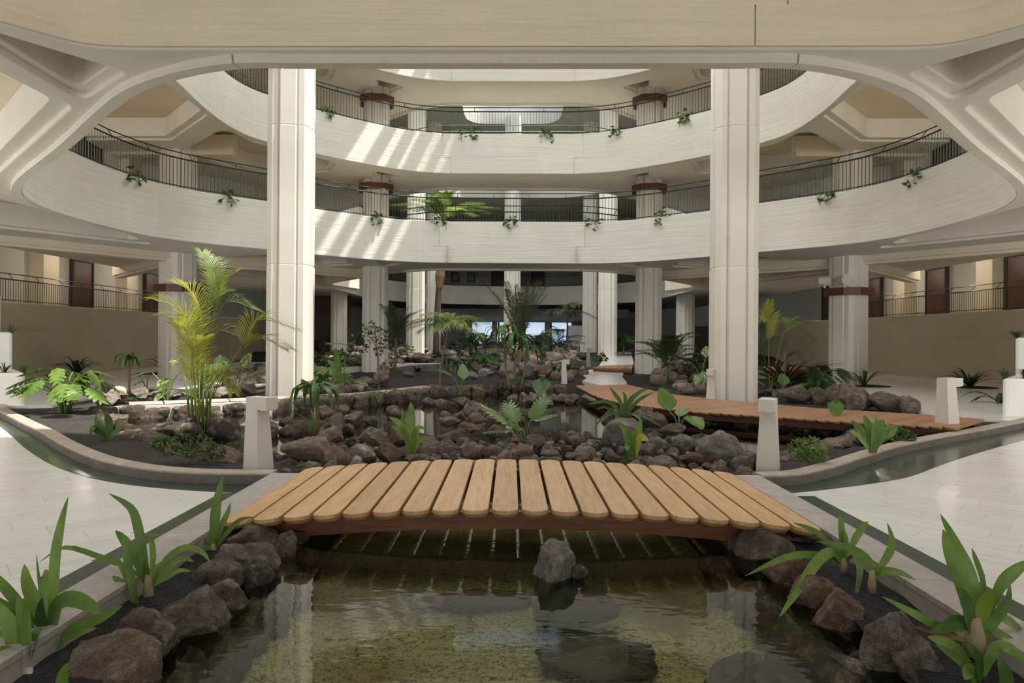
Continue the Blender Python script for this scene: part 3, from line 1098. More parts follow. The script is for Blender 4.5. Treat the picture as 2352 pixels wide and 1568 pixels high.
sea = put('sea', (lambda m: (m.box(-900, 70, -6.2, 900, 3800, -6.0), m)[1])(MB()), M['sea'], kind='structure')
tag(sea, 'blue sea seen through the far windows', 'sea')
art = thing('picture', 'dim brown panel lit by a small warm lamp, in the far left gallery', 'picture', (-12.4, 44, 3.3))
b = MB(); b.box(-2.0, 0, -1.2, 2.0, 0.06, 1.0); put('panel', b, M['rattan'], art)
b = MB(); b.box(-2.1, -0.2, 1.1, 1.4, 0.0, 1.2); put('lamp_shelf', b, M['dark'], art)
l = bpy.data.lights.new('picture_lamp', 'SPOT'); l.energy = 60; l.color = (1, 0.6, 0.3); l.spot_size = R(50); l.shadow_soft_size = 0.05
lo = bpy.data.objects.new('picture_lamp', l); COL.objects.link(lo); lo.location = (-12.9, 43.5, 4.3); lo.rotation_euler = (R(20), 0, 0)

# added point lamps, no fittings, brightening the balcony corridors
for zf in (5.38, 8.68):
    for s in (-1, 1):
        for x, y in ((11.6, 12.5), (11.7, 17.2), (9.0, 25.0), (7.4, 27.6)):
            l = bpy.data.lights.new('corridor_fill', 'POINT'); l.energy = 20; l.color = (1, 0.86, 0.66); l.shadow_soft_size = 0.04
            o = bpy.data.objects.new('corridor_fill', l); COL.objects.link(o); o.location = (s * x, y, zf + 2.3)

# added point lamps, no fittings, brightening the gallery walls and doors
for s in (-1, 1):
    for y in (21.5, 26.5, 31.5, 36.5):
        l = bpy.data.lights.new('gallery_point_fill', 'POINT'); l.energy = 26; l.color = (1, 0.90, 0.76); l.shadow_soft_size = 0.04
        o = bpy.data.objects.new('gallery_point_fill', l); COL.objects.link(o); o.location = (s * 16.7, y, 4.6)

# downstand beams under the lowest slab, spreading from the side columns
for s, sd in ((-1, 'left'), (1, 'right')):
    bt = struct('beam', 'cream downstand beams spreading under the lowest slab from the %s collar column' % sd, 'beam')
    for (x0, y0), (x1, y1), zb in (((10.8, 22.0), (5.3, 27.6), 3.80), ((10.8, 22.0), (7.6, 33.0), 3.72), ((10.8, 22.0), (16.0, 27.5), 3.80), ((10.8, 22.0), (15.9, 15.2), 3.86), ((5.2, 25.9), (9.2, 31.5), 3.84)):
        b = sweep([(s * x0, y0), (s * (x0 + x1) / 2, (y0 + y1) / 2), (s * x1, y1)], [(-0.24, 4.3), (-0.24, zb + 0.09), (-0.17, zb + 0.08), (-0.16, zb), (0.16, zb), (0.17, zb + 0.08), (0.24, zb + 0.09), (0.24, 4.3)])
        put('rib', b, M['creamsmooth'], bt)
# ------------------------------------------------------------ ground, water, floors
WATER = -0.06
random.seed(4)


def in_poly(x, y, poly):
    c = False
    n = len(poly)
    for i in range(n):
        x1, y1 = poly[i - 1][0], poly[i - 1][1]
        x2, y2 = poly[i][0], poly[i][1]
        if (y1 > y) != (y2 > y) and x < (x2 - x1) * (y - y1) / (y2 - y1) + x1:
            c = not c
    return c


def dist_poly(x, y, poly):
    best = 1e9
    for i in range(len(poly)):
        x1, y1 = poly[i - 1][0], poly[i - 1][1]
        x2, y2 = poly[i][0], poly[i][1]
        dx, dy = x2 - x1, y2 - y1
        t = max(0, min(1, ((x - x1) * dx + (y - y1) * dy) / (dx * dx + dy * dy + 1e-9)))
        best = min(best, math.hypot(x - x1 - t * dx, y - y1 - t * dy))
    return best


BOARD_N = [(1.82, 18.97), (1.97, 15.57), (2.25, 14.11), (2.70, 13.26), (3.22, 12.51), (4.07, 11.95), (4.65, 11.6), (5.16, 11.22), (5.9, 10.85), (6.35, 10.65), (6.75, 10.5)]
BOARD_F = [(3.3, 19.6), (3.55, 17.6), (3.83, 16.25), (4.46, 15.05), (4.96, 14.38), (5.46, 13.75), (5.97, 13.2), (6.7, 12.7), (7.35, 12.3), (7.7, 12.0), (7.95, 11.62)]
POND = [(-7.4, 12.5), (-6.49, 13.06), (-5.33, 13.78), (-4.2, 14.6), (-3.2, 15.5), (-2.5, 16.9), (-2.04, 18.07), (-0.6, 18.8), (1.55, 19.17), (1.9, 20.5), (3.6, 21.5), (4.4, 20),
        (4.2, 17.5), (5.0, 15.6), (6.4, 13.9), (7.6, 12.6), (7.3, 11.5), (6.2, 10.3), (5.0, 9.75), (3.9, 9.0), (3.2, 8.35), (2.3, 8.0), (2.3, 6.0), (-2.2, 6.0), (-2.2, 8.0), (-3.2, 8.55), (-4.55, 9.2), (-5.67, 10.4), (-6.9, 11.7)]


def rise(y):
    return 0.05 if y < 20 else 0.05 + (y - 20) * 0.022


def ground_z(x, y):
    z = rise(y) + 0.03 * noise.noise(Vector((x * 0.7, y * 0.7, 3))) + 0.012 * noise.noise(Vector((x * 4, y * 4, 1)))
    d = dist_poly(x, y, POND)
    if in_poly(x, y, POND):
        z = max(-0.42, z - 1.1 * (d + 0.12))
    else:
        z = z - max(0, 0.12 - d) * 0.9
    # beds rise a little towards the middle of the far planting
    if y > 17 and x < 2.2:
        z += 0.18 * max(0, 1 - math.hypot((x + 0.6) / 5, (y - 21.5) / 3.2))
    return z


def grid(name, x0, x1, y0, y1, nx, ny, zf, mat, parent=None, keep=None, **props):
    vs, fs, idx = [], [], {}
    for j in range(ny + 1):
        for i in range(nx + 1):
            x, y = x0 + (x1 - x0) * i / nx, y0 + (y1 - y0) * j / ny
            vs.append((x, y, zf(x, y)))
    for j in range(ny):
        for i in range(nx):
            x, y = x0 + (x1 - x0) * (i + 0.5) / nx, y0 + (y1 - y0) * (j + 0.5) / ny
            if keep is None or keep(x, y):
                a = j * (nx + 1) + i
                fs.append((a, a + 1, a + nx + 2, a + nx + 1))
    b = MB(); b.add(vs, fs)
    return put(name, b, mat, parent, True, **props)


KERB_L = [(-2.40, 6.84), (-2.9, 6.82), (-3.31, 6.86), (-3.76, 7.0), (-4.2, 7.24), (-4.6, 7.52), (-5.2, 8.05), (-5.9, 8.75), (-6.65, 9.55), (-7.61, 10.5), (-8.3, 11.2), (-9.14, 12.05), (-9.9, 12.9), (-10.5, 13.7)]
KERB_R = [(2.56, 7.0), (3.0, 7.12), (3.62, 7.62), (4.3, 8.3), (5.2, 9.15), (6.2, 9.95), (7.38, 10.82), (8.2, 11.45), (9.02, 12.1), (9.9, 12.9), (10.6, 13.7)]
KL, KR = catmull(KERB_L, 5), catmull(KERB_R, 5)
INNER = [p + Vector((0.10, 0.16)) for p in KL] + [Vector((-10.5, 24)), Vector((10.6, 24))] + [p + Vector((-0.10, 0.16)) for p in reversed(KR)]
grid('gravel_bed', -10.8, 10.8, 6.7, 24, 150, 120, ground_z, M['gravel'], kind='structure', keep=lambda x, y: in_poly(x, y, INNER))
tag(bpy.data.objects['gravel_bed'], 'black lava gravel bed of the island garden with a hollow for the pond', 'gravel')


def far_z(x, y):
    k = max(0, min(1, (9.5 - abs(x)) / 2.0))
    if y > 38:
        k = max(k, min(1, (y - 38) / 3))
    z = 0.04 * k + (rise(y) - 0.04) * k + 0.05 * noise.noise(Vector((x * 0.5, y * 0.5, 7)))
    z += 0.30 * max(0, 1 - math.hypot((x + 0.5) / 5.5, (y - 34) / 8))
    return z - (0.04 if y < 24.2 else 0)


grid('gravel_bed', -16.4, 16.4, 23.8, 61, 66, 110, far_z, M['gravel'], kind='structure')
tag(bpy.data.objects['gravel_bed.001'], 'dark planted ground of the far court rising towards the sea windows', 'gravel')

# --- water: one sheet through the channel and the island pond
b = MB()
b.add([(-2.3, -6, WATER), (2.45, -6, WATER), (2.45, 7.2, WATER), (-2.3, 7.2, WATER)], [(0, 1, 2, 3)])
b.add([(-8.2, 7.2, WATER), (8.2, 7.2, WATER), (8.2, 22.5, WATER), (-8.2, 22.5, WATER)], [(0, 1, 2, 3)])
tag(put('pond_water', b, M['water']), 'clear shallow pond water running under the wooden footbridge', 'water', kind='structure')
grid('pond_bed', -2.25, 2.4, -6, 7.8, 40, 90, lambda x, y: -0.40 + 0.03 * noise.noise(Vector((x, y, 0))) + 0.16 * max(0, abs(x - 0.06) - 1.2), M['pond'], kind='structure')
tag(bpy.data.objects['pond_bed'], 'olive and brown speckled bed of the shallow front pond', 'pond bed')

# --- marble floor outside the kerb
floor = struct('floor', 'polished white marble floor of long slabs around the garden', 'floor')
EDGE_L = catmull([(-2.52, 6.44), (-3.35, 6.60), (-4.16, 6.92), (-5.13, 7.62), (-6.29, 8.76), (-7.38, 9.95), (-8.5, 11.15), (-9.4, 12.1), (-10.6, 13.4)], 5)
EDGE_R = catmull([(2.72, 6.72), (3.2, 6.92), (3.78, 7.22), (4.39, 7.60), (5.1, 8.25), (5.86, 8.93), (6.9, 9.8), (7.83, 10.56), (9.2, 11.75), (10.8, 13.2)], 5)
under = MB()
under.add([(-18.6, -13, -0.004), (-2.3, -13, -0.004), (-2.3, 6.9, -0.004), (-6, 9.3, -0.004), (-11, 14, -0.004), (-18.6, 14, -0.004)], [(0, 1, 2, 3, 4, 5)])
under.add([(18.6, -13, -0.004), (2.45, -13, -0.004), (2.45, 7.0, -0.004), (6, 9.6, -0.004), (11, 14, -0.004), (18.6, 14, -0.004)], [(5, 4, 3, 2, 1, 0)])
under.add([(-18.6, 14, -0.004), (-9, 14, -0.004), (-9, 24, -0.004), (-18.6, 24, -0.004)], [(0, 1, 2, 3)])
under.add([(18.6, 14, -0.004), (9, 14, -0.004), (9, 24, -0.004), (18.6, 24, -0.004)], [(3, 2, 1, 0)])
put('grout_bed', under, M['grout'], floor)
TW, TL = 0.30, 0.62
tile = MB()
hx, hy, e = TL / 2 - 0.0008, TW / 2 - 0.0008, 0.0015
tile.add([(-hx, -hy, -0.03), (hx, -hy, -0.03), (hx, hy, -0.03), (-hx, hy, -0.03),
          (-hx, -hy, -0.002), (hx, -hy, -0.002), (hx, hy, -0.002), (-hx, hy, -0.002),
          (-hx + e, -hy + e, 0), (hx - e, -hy + e, 0), (hx - e, hy - e, 0), (-hx + e, hy - e, 0)],
         [(0, 1, 5, 4), (1, 2, 6, 5), (2, 3, 7, 6), (3, 0, 4, 7), (4, 5, 9, 8), (5, 6, 10, 9), (6, 7, 11, 10), (7, 4, 8, 11), (8, 9, 10, 11)])
tile_me = tile.mesh('marble_tile', M['marble'])
singles, rest = [], MB()
for s, edge, ang in ((-1, EDGE_L, R(41)), (1, EDGE_R, R(-41))):
    zone = list(edge) + [Vector((s * 18.4, 13.4)), Vector((s * 18.4, -4)), Vector((s * 2.5, -4))]
    ca, sa = math.cos(ang), math.sin(ang)
    for i in range(-70, 70):
        for j in range(-70, 70):
            u, v = (i + (0.5 if j % 2 else 0) + 0.17 * ((j * 7) % 3)) * TL, j * TW
            x, y = u * ca - v * sa + s * 6, u * sa + v * ca + 5
            if abs(x) > 18.2 or y < -3.5 or y > 14.2 or abs(x) < 2.1:
                continue
            cs = [(x + dx * ca - dy * sa, y + dx * sa + dy * ca) for dx, dy in ((-hx, -hy), (hx, -hy), (hx, hy), (-hx, hy))]
            if not (in_poly(x, y, zone) or any(in_poly(c[0], c[1], zone) for c in cs)):
                continue
            xl = 2.42
            if min(abs(c[0]) for c in cs) < xl:
                poly = []
                for q in range(4):
                    a, c = cs[q - 1], cs[q]
                    ia, ic = abs(a[0]) >= xl, abs(c[0]) >= xl
                    if ia != ic:
                        f = (s * xl - a[0]) / (c[0] - a[0])
                        poly.append((s * xl, a[1] + f * (c[1] - a[1])))
                    if ic:
                        poly.append(c)
                if len(poly) > 2:
                    b = MB(); b.prism(poly, -0.03, 0)
                    put('marble_tile', b, M['marble'], floor)
                continue
            singles.append((math.hypot(x, y) if y > 1.5 and abs(x) < y * 0.85 + 1 else 99 + math.hypot(x, y), x, y, ang))
singles.sort()
for k, (d, x, y, ang) in enumerate(singles):
    if k < 220:
        put('marble_tile', tile_me, None, floor, loc=(x, y, 0), rot=(0, 0, ang))
    else:
        ca, sa = math.cos(ang), math.sin(ang)
        rest.add([(px * ca - py * sa + x, px * sa + py * ca + y, pz) for px, py, pz in tile.v], tile.f)
put('marble_tiles', rest, M['marble'], floor, kind='stuff')

# inner white floors beyond the garden
ins = struct('floor', 'pale polished floor at the back of the court, beyond the planting', 'floor')


def slab_poly(name, pts, z0, z1, mat, parent):
    b = MB()
    b.prism(pts, z0, z1)
    return put(name, b, mat, parent)


def G(px, py, z=0.1):
    p = gp(px, py, z)
    return (p.x, p.y)


M['palefloor'] = plain('pale_polished_floor', (0.80, 0.79, 0.77), 0.25)
slab_poly('floor_slab', [(-16.3, 13.0), (-10.3, 13.0), G(120, 931), G(235, 906), G(290, 893), G(330, 888), G(430, 893), G(480, 880), G(540, 885), G(600, 884), G(640, 872), G(690, 864), (-7.2, 27), (-8.4, 30), (-9.3, 36), (-16.3, 36)], -0.05, 0.10, M['palefloor'], ins)
slab_poly('floor_slab', [(16.3, 12.4), (16.3, 36), (9.3, 36), (8.4, 30), (7.2, 27), G(1890, 868), G(1930, 893), G(2020, 925), G(2136, 955), G(2330, 967)], -0.05, 0.10, M['palefloor'], ins)
slab_poly('floor_slab', [G(702, 884), G(735, 868), G(835, 872), G(828, 886), G(770, 898)], -0.05, 0.12, M['palefloor'], ins)


def on_ground(px, py, dz=0.05):
    z = 0.15
    for _ in range(12):
        p = gp(px, py, z)
        z = (far_z(p.x, p.y) if p.y > 24 else max(0.06, ground_z(p.x, p.y))) + dz
        z = min(z, 0.62)
    p.z = z
    return p


def laid_slab(name, pxs, mat, parent, th=0.18, dz=0.06):
    P = [on_ground(x, y, dz) for x, y in pxs]
    n = len(P)
    b = MB()
    b.add([tuple(p) for p in P] + [(p.x, p.y, p.z - th) for p in P], [tuple(range(n))] + [tuple(reversed(range(n, 2 * n)))] + [(k, n + k, n + (k + 1) % n, (k + 1) % n) for k in range(n)])
    me = b.mesh(name, mat)
    bm = bmesh.new(); bm.from_mesh(me); bmesh.ops.recalc_face_normals(bm, faces=bm.faces); bm.to_mesh(me); bm.free()
    return put(name, me, None, parent)


pth = struct('path', 'pale polished stepping path winding to the far court', 'path')
laid_slab('path_slab', [(1337, 880), (1348, 868), (1340, 862), (1352, 849), (1388, 848), (1424, 849), (1432, 858), (1428, 864), (1440, 878), (1436, 884), (1380, 885)], M['palefloor'], pth)
laid_slab('path_slab', [(1374, 836), (1384, 826), (1380, 818), (1394, 810), (1420, 808), (1450, 809), (1456, 836)], M['palefloor'], pth, 0.3)
low = struct('kerb_white', 'low pale winding kerb between the gravel and the far rocks', 'kerb')
for pts in ([(700, 842), (760, 848), (850, 843), (930, 838), (1000, 837), (1070, 836), (1110, 833)], [(1480, 806), (1520, 812), (1560, 815), (1630, 812)]):
    pth = [gp(x, y, 0.30) for x, y in pts]
    put('kerb_piece', sweep(catmull([(p.x, p.y) for p in pth], 4), [(-0.18, 0.0), (-0.18, 0.36), (0.18, 0.36), (0.18, 0.0)]), M['smooth'], low)


# --- kerb blocks, dark green border, copings
def chop(path, step):
    out, cur, acc = [], [path[0]], 0.0
    for a, b in zip(path, path[1:]):
        acc += (b - a).length
        cur.append(b)
        if acc >= step:
            out.append(cur)
            cur, acc = [b], 0.0
    if len(cur) > 1:
        out.append(cur)
    return out


def trim_ends(seg, g):
    s = [p.copy() for p in seg]
    s[0] = s[0] + (s[1] - s[0]).normalized() * g
    s[-1] = s[-1] + (s[-2] - s[-1]).normalized() * g
    return s


for nm, path, sd, sgn in (('kerb', KL, 'left', 1), ('kerb', KR, 'right', -1)):
    root = struct(nm, 'low curved grey stone kerb of the island garden, %s side' % sd, 'kerb')
    prof_f = [(0.0, -0.05), (0.0, 0.094), (-0.05, 0.094), (-0.05, -0.05)]
    prof_t = [(0.0, 0.094), (0.004, 0.11), (-0.01, 0.122), (-0.17, 0.122), (-0.19, 0.10), (-0.19, 0.03), (-0.05, 0.03), (-0.05, 0.094)]
    for seg in chop(resample(path, 0.1), 0.46):
        put('kerb_block', sweep(trim_ends(seg, 0.002), prof_f, False, -sgn), M['kerb'], root)
        put('kerb_cap', sweep(trim_ends(seg, 0.001), prof_t, False, -sgn), M['kerbtop'], root)
for path, edge, sd, sgn in ((KL, EDGE_L, 'left', 1), (KR, EDGE_R, 'right', -1)):
    root = struct('border', 'polished dark green marble border below the kerb, %s side' % sd, 'floor border')
    n = 34
    pa, pb = resample(path, 0.05), resample(edge, 0.05)
    for k in range(n):
        def pk(p, f):
            x = min(f, 0.9999) * (len(p) - 1)
            return p[int(x)].lerp(p[int(x) + 1], x - int(x))
        f0, f1 = k / n, (k + 1) / n
        q = [pk(pb, f0), pk(pb, (f0 + f1) / 2), pk(pb, f1 - 0.0004), pk(pa, f1 - 0.0004) , pk(pa, (f0 + f1) / 2), pk(pa, f0)]
        if sgn > 0:
            q = q[::-1]
        slab_poly('border_tile', [(p[0], p[1]) for p in q], -0.03, 0.0035, M['green'], root)
for x0, x1, xs0, xs1, y1, sd in ((-2.40, -2.14, -2.75, -2.40, 6.86, 'left'), (2.30, 2.54, 2.54, 2.92, 7.02, 'right')):
    root = struct('coping', 'flat grey stone coping along the %s edge of the front pond' % sd, 'coping')
    y = -4.0
    k = 0
    while y < y1 - 0.05:
        L = min((0.9, 0.72, 1.05)[k % 3], y1 - y)
        b = MB()
        b.box(x0, y + 0.002, -0.5, x1, y + L - 0.002, 0.085)
        b.box(x0 - 0.006, y + 0.002, 0.085, x1 + 0.006, y + L - 0.002, 0.115)
        put('coping_stone', b, M['coping'], root)
        y += L
        k += 1
    brd = struct('border', 'narrow dark green marble strip beside the %s coping' % sd, 'floor border')
    y = -4.0
    while y < y1 - 0.45:
        L = min(0.62, y1 - 0.42 - y)
        b = MB(); b.box(xs0, y + 0.001, -0.03, xs1, y + L - 0.001, 0.004)
        put('border_tile', b, M['green'], brd)
        y += L

# --- black soil beds beside the channel
for sd, x0, x1 in (('left', -2.16, -1.76), ('right', 1.84, 2.32)):
    o = grid('soil_bed', x0, x1, -3, 5.15, 14, 130, lambda x, y: 0.0 + 0.03 * noise.noise(Vector((x * 3, y * 3, 0))) + 0.012 * noise.noise(Vector((x * 22, y * 22, 2))), M['soil'], kind='structure')
    tag(o, 'strip of black lava soil between the %s coping and the pond stones' % sd, 'soil')
    b = MB(); b.box(x0, -3, -0.5, x1, 5.15, -0.06); put('bed_core', b, M['soil'], o)

# ------------------------------------------------------------ the front footbridge
NPL = 20
BX0, BX1 = -2.01, 2.16
BYN, BYF = 4.93, 7.04


def arch(x):
    t = (x - (BX0 + BX1) / 2) / ((BX1 - BX0) / 2)
    return 0.145 + 0.105 * (1 - t * t)


def plank_mesh(name, w, L, th, mat):
    # long axis y, rounded ends, underside of the ends cut away like a boat
    def ring(wi, li, rr):
        pts = []
        n = 8
        for k in range(n + 1):
            a = math.pi * k / n
            pts.append((-math.cos(a) * wi / 2 * -1, -li / 2 + rr - math.sin(a) * rr))
        for k in range(n + 1):
            a = math.pi * k / n
            pts.append((-math.cos(a) * wi / 2, li / 2 - rr + math.sin(a) * rr))
        return pts
    r = w * 0.42
    layers = [(ring(w - 0.008, L - 0.008, r), 0.0), (ring(w, L, r), -0.004), (ring(w, L, r), -th * 0.42), (ring(w - 0.01, L - 0.05, r), -th * 0.8), (ring(w - 0.03, L - 0.11, r), -th)]
    n = len(layers[0][0])
    vs = [(x, y, z) for ring_, z in layers for x, y in ring_]
    fs = [tuple(reversed(range(n)))]
    for i in range(len(layers) - 1):
        for k in range(n):
            fs.append((i * n + k, i * n + (k + 1) % n, (i + 1) * n + (k + 1) % n, (i + 1) * n + k))
    fs.append(tuple(range((len(layers) - 1) * n, len(layers) * n)))
    b = MB(); b.add(vs, [tuple(reversed(f)) for f in fs])
    me = b.mesh(name, mat)
    bm = bmesh.new(); bm.from_mesh(me); bmesh.ops.recalc_face_normals(bm, faces=bm.faces); bm.to_mesh(me); bm.free()
    return me


br = thing('footbridge', 'arched light wooden footbridge with round-ended planks over the front pond', 'bridge')
sp = (BX1 - BX0) / (NPL - 1)
pm = plank_mesh('plank', sp * 0.885, BYF - BYN, 0.068, M['plank'])
for k in range(NPL):
    x = BX0 + k * sp
    sl = math.atan((arch(x + 0.01) - arch(x - 0.01)) / 0.02)
    put('plank', pm, None, br, loc=(x, (BYN + BYF) / 2 + random.uniform(-0.008, 0.008), arch(x)), rot=(0, -sl, 0))
for y in (BYN + 0.24, BYF - 0.24):
    vs, fs = [], []
    n = 24
    for k in range(n + 1):
        x = BX0 + 0.1 + (BX1 - BX0 - 0.2) * k / n
        zt = arch(x) - 0.060
        zb = zt - 0.125 - 0.02 * ((x - 0.08) / 2) ** 2
        vs += [(x, y - 0.04, zb), (x, y - 0.04, zt), (x, y + 0.04, zt), (x, y + 0.04, zb)]
    for k in range(n):
        a = k * 4
        for t in range(4):
            fs.append((a + t, a + (t + 1) % 4, a + 4 + (t + 1) % 4, a + 4 + t))
    fs += [(0, 1, 2, 3), (n * 4 + 3, n * 4 + 2, n * 4 + 1, n * 4)]
    b = MB(); b.add(vs, fs)
    o = put('beam', b, M['beamwood'], br)
    o['label'] = 'red-brown arched beam under the planks'

# ------------------------------------------------------------ the long curved boardwalk
bw = thing('boardwalk', 'long curved brown wooden boardwalk crossing the pond to the right', 'boardwalk')
n_, f_ = catmull(BOARD_N, 8), catmull(BOARD_F, 8)
NB = 62


def along(path, f):
    L = [0.0]
    for a, c in zip(path, path[1:]):
        L.append(L[-1] + (c - a).length)
    t = f * L[-1]
    for i in range(len(path) - 1):
        if L[i + 1] >= t:
            return path[i].lerp(path[i + 1], (t - L[i]) / max(1e-6, L[i + 1] - L[i]))
    return path[-1].copy()


edge_n, edge_f = [], []
for k in range(NB):
    f = (k + 0.5) / NB
    a, c = along(n_, f), along(f_, f)
    a2, c2 = along(n_, min(1, f + 0.5 / NB)), along(n_, max(0, f - 0.5 / NB))
    w = max((a2 - c2).length, (along(f_, min(1, f + 0.5 / NB)) - along(f_, max(0, f - 0.5 / NB))).length) * 0.97
    w = min(w, 0.32)
    d = a - c
    mid = (a + c) / 2
    z = 0.19
    me = plank_mesh('plank', 1.0, 1.0, 1.0, M['deck']) if k == 0 else me
    key = (round(w, 2), round(d.length, 1))
    pmk = bpy.data.meshes.get('deck_plank_%s_%s' % key) or plank_mesh('deck_plank_%s_%s' % key, key[0], key[1] + 0.06, 0.055, M['deck'])
    put('plank', pmk, None, bw, loc=(mid.x, mid.y, z), rot=(0, 0, math.atan2(d.y, d.x) - math.pi / 2))
    edge_n.append(a.lerp(c, 0.12)); edge_f.append(a.lerp(c, 0.88))
for e in (edge_n, edge_f):
    put('beam', sweep([(p.x, p.y) for p in e], [(-0.04, 0.02), (-0.04, 0.135), (0.04, 0.135), (0.04, 0.02)]), M['beamwood'], bw)
t = thing('footbridge', 'small far wooden bridge between the white stepping paths', 'bridge')
p0, p1, p2, p3 = on_ground(1362, 851, .1), on_ground(1452, 853, .1), on_ground(1454, 838, .1), on_ground(1385, 837, .1)
bz = max(p0.z, p1.z, p2.z, p3.z)
for k in range(12):
    f0, f1 = k / 12, (k + 0.92) / 12
    b = MB()
    qs = [p0.lerp(p1, f0), p0.lerp(p1, f1), p3.lerp(p2, f1), p3.lerp(p2, f0)]
    b.prism([(q.x, q.y) for q in qs], bz - 0.02, bz + 0.03)
    put('plank', b, M['deck'], t)
b = MB(); b.prism([(q.x, q.y) for q in (p0, p1, p1.lerp(p2, 0.1), p0.lerp(p3, 0.1))], bz - 0.14, bz - 0.02); put('beam', b, M['beamwood'], t)


# ------------------------------------------------------------ bollard lights
def bollard(px, py, zb, h, w, ang, label):
    p = gp(px, py, zb)
    t = thing('bollard_light', label, 'bollard', (p.x, p.y, zb - 0.02), (0, 0, ang))
    b = MB()
    hw, tw = w / 2, w * 0.36
    vs = []
    for z, x0, x1, yy in ((0, -hw, hw, hw), (h - 0.14, -hw, hw - (hw - tw) * 1.6, tw), (h, -hw, hw - (hw - tw) * 1.7, tw)):
        vs += [(x0, -yy, z), (x1, -yy, z), (x1, yy, z), (x0, yy, z)]
    fs = [(3, 2, 1, 0), (8, 9, 10, 11)]
    for i in (0, 4):
        for k in range(4):
            fs.append((i + k, i + (k + 1) % 4, i + 4 + (k + 1) % 4, i + 4 + k))
    b.add(vs, fs)
    put('post', b, M['bollard'], t)
    b = MB()
    x1 = hw - (hw - tw) * 1.7
    b.box(x1, -tw, h - 0.13, x1 + w * 0.62, tw, h)
    put('head', b, M['bollard'], t)
    b = MB(); b.box(x1 + 0.02, -tw * 0.7, h - 0.142, x1 + w * 0.55, tw * 0.7, h - 0.13)
    put('lamp_glass', b, M['device'], t)
    return t


bollard(594, 1074, 0.07, 0.79, 0.225, R(-28), 'grey concrete bollard light at the front left of the garden')
bollard(1764, 1076, 0.07, 0.80, 0.225, R(-118), 'grey concrete bollard light at the front right, its head turned to the viewer')
bollard(2176, 990, 0.06, 0.87, 0.25, R(20), 'grey concrete bollard light beside the right end of the boardwalk')
bollard(1634, 922, 0.12, 0.74, 0.20, R(-120), 'grey bollard light in front of the right tall column')
bollard(1296, 880, 0.16, 0.72, 0.17, R(0), 'slim bollard light on the rocks left of the white stepping path')
bollard(1352, 842, 0.30, 0.80, 0.16, R(0), 'dark slim bollard light left of the small far bridge')
bollard(1335, 812, 0.55, 0.85, 0.16, R(0), 'farthest slim bollard light before the far slim column')

# ------------------------------------------------------------ stepped white planters
def rounded_block(pts, z0, z1, r):
    b = MB()
    a, c = fillet(pts, r, 5), fillet(inset(pts, 0.03), r, 5)
    i_, n = fillet(inset(pts, 0.13), r * 0.6, 5), 0
    n = len(a)
    vs = [(p.x, p.y, z0) for p in a] + [(p.x, p.y, z1 - 0.03) for p in a] + [(p.x, p.y, z1) for p in c] + [(p.x, p.y, z1) for p in i_] + [(p.x, p.y, z1 - 0.1) for p in i_]
    fs = [tuple(reversed(range(n)))]
    for l in range(4):
        for k in range(n):
            fs.append((l * n + k, l * n + (k + 1) % n, (l + 1) * n + (k + 1) % n, (l + 1) * n + k))
    fs.append(tuple(range(4 * n, 5 * n)))
    b.add(vs, fs)
    return b


PLANTERS = []
for sd, specs in (('left', ((60, 857, 13.2), (31, 763, 14.7), (4, 678, 16.2))), ('right', ((2300, 870, 13.0), (2330, 775, 14.5), (2350, 690, 16.0)))):
    s = -1 if sd == 'left' else 1
    for (px, py, y0), tier in zip(specs, ('lowest', 'middle', 'topmost')):
        q = at(px, py, y0)
        xi, z1, dep = abs(q.x), q.z, 1.4
        pts = [(s * xi, y0), (s * (xi + 1.25), y0 + dep), (s * 15.6, y0 + dep), (s * 15.6, y0)]
        if s > 0:
            pts = pts
        else:
            pts = list(reversed(pts))
        t = thing('planter', 'white plastered planter block, %s step of the stepped planters at the %s edge' % (tier, sd), 'planter', (0, 0, 0))
        put('box', rounded_block(pts, -0.02, z1, 0.10), M['planter'], t)
        b = MB(); b.prism([tuple(p) for p in inset(pts, 0.12)], z1 - 0.2, z1 - 0.05); put('soil', b, M['soil'], t)
        PLANTERS.append((s, xi, y0, z1, dep))
# ------------------------------------------------------------ lava rocks
random.seed(11)


def rock_mesh(name, seed, sub=3, cuts=7, rough=0.16, squash=1.0, mat=None):
    rnd = random.Random(seed)
    bm = bmesh.new()
    bmesh.ops.create_icosphere(bm, subdivisions=sub, radius=1.0)
    planes = []
    for _ in range(cuts):
        v = Vector((rnd.gauss(0, 1), rnd.gauss(0, 1), rnd.gauss(0, 1))).normalized()
        planes.append((v, rnd.uniform(0.50, 0.80)))
    off = Vector((seed * 3.7, seed * 1.3, seed * 2.1))
    for v in bm.verts:
        p = v.co.copy()
        p *= 1 + rough * 0.9 * noise.noise(p * 1.1 + off)
        for n, d in planes:
            e = p.dot(n) - d
            if e > 0:
                p -= n * e * 0.96
        p *= 1 + rough * (0.40 * noise.noise(p * 2.6 + off) + 0.34 * noise.noise(p * 5.5 + off) + 0.24 * noise.noise(p * 11 + off))
        v.co = p
    xs = [max(abs(v.co[k]) for v in bm.verts) for k in range(3)]
    for v in bm.verts:
        v.co = Vector((v.co.x / xs[0], v.co.y / xs[1], v.co.z / xs[2] * squash))
    me = bpy.data.meshes.new(name)
    bm.to_mesh(me)
    bm.free()
    if mat:
        me.materials.append(mat)
    me.polygons.foreach_set('use_smooth', [True] * len(me.polygons))
    return me


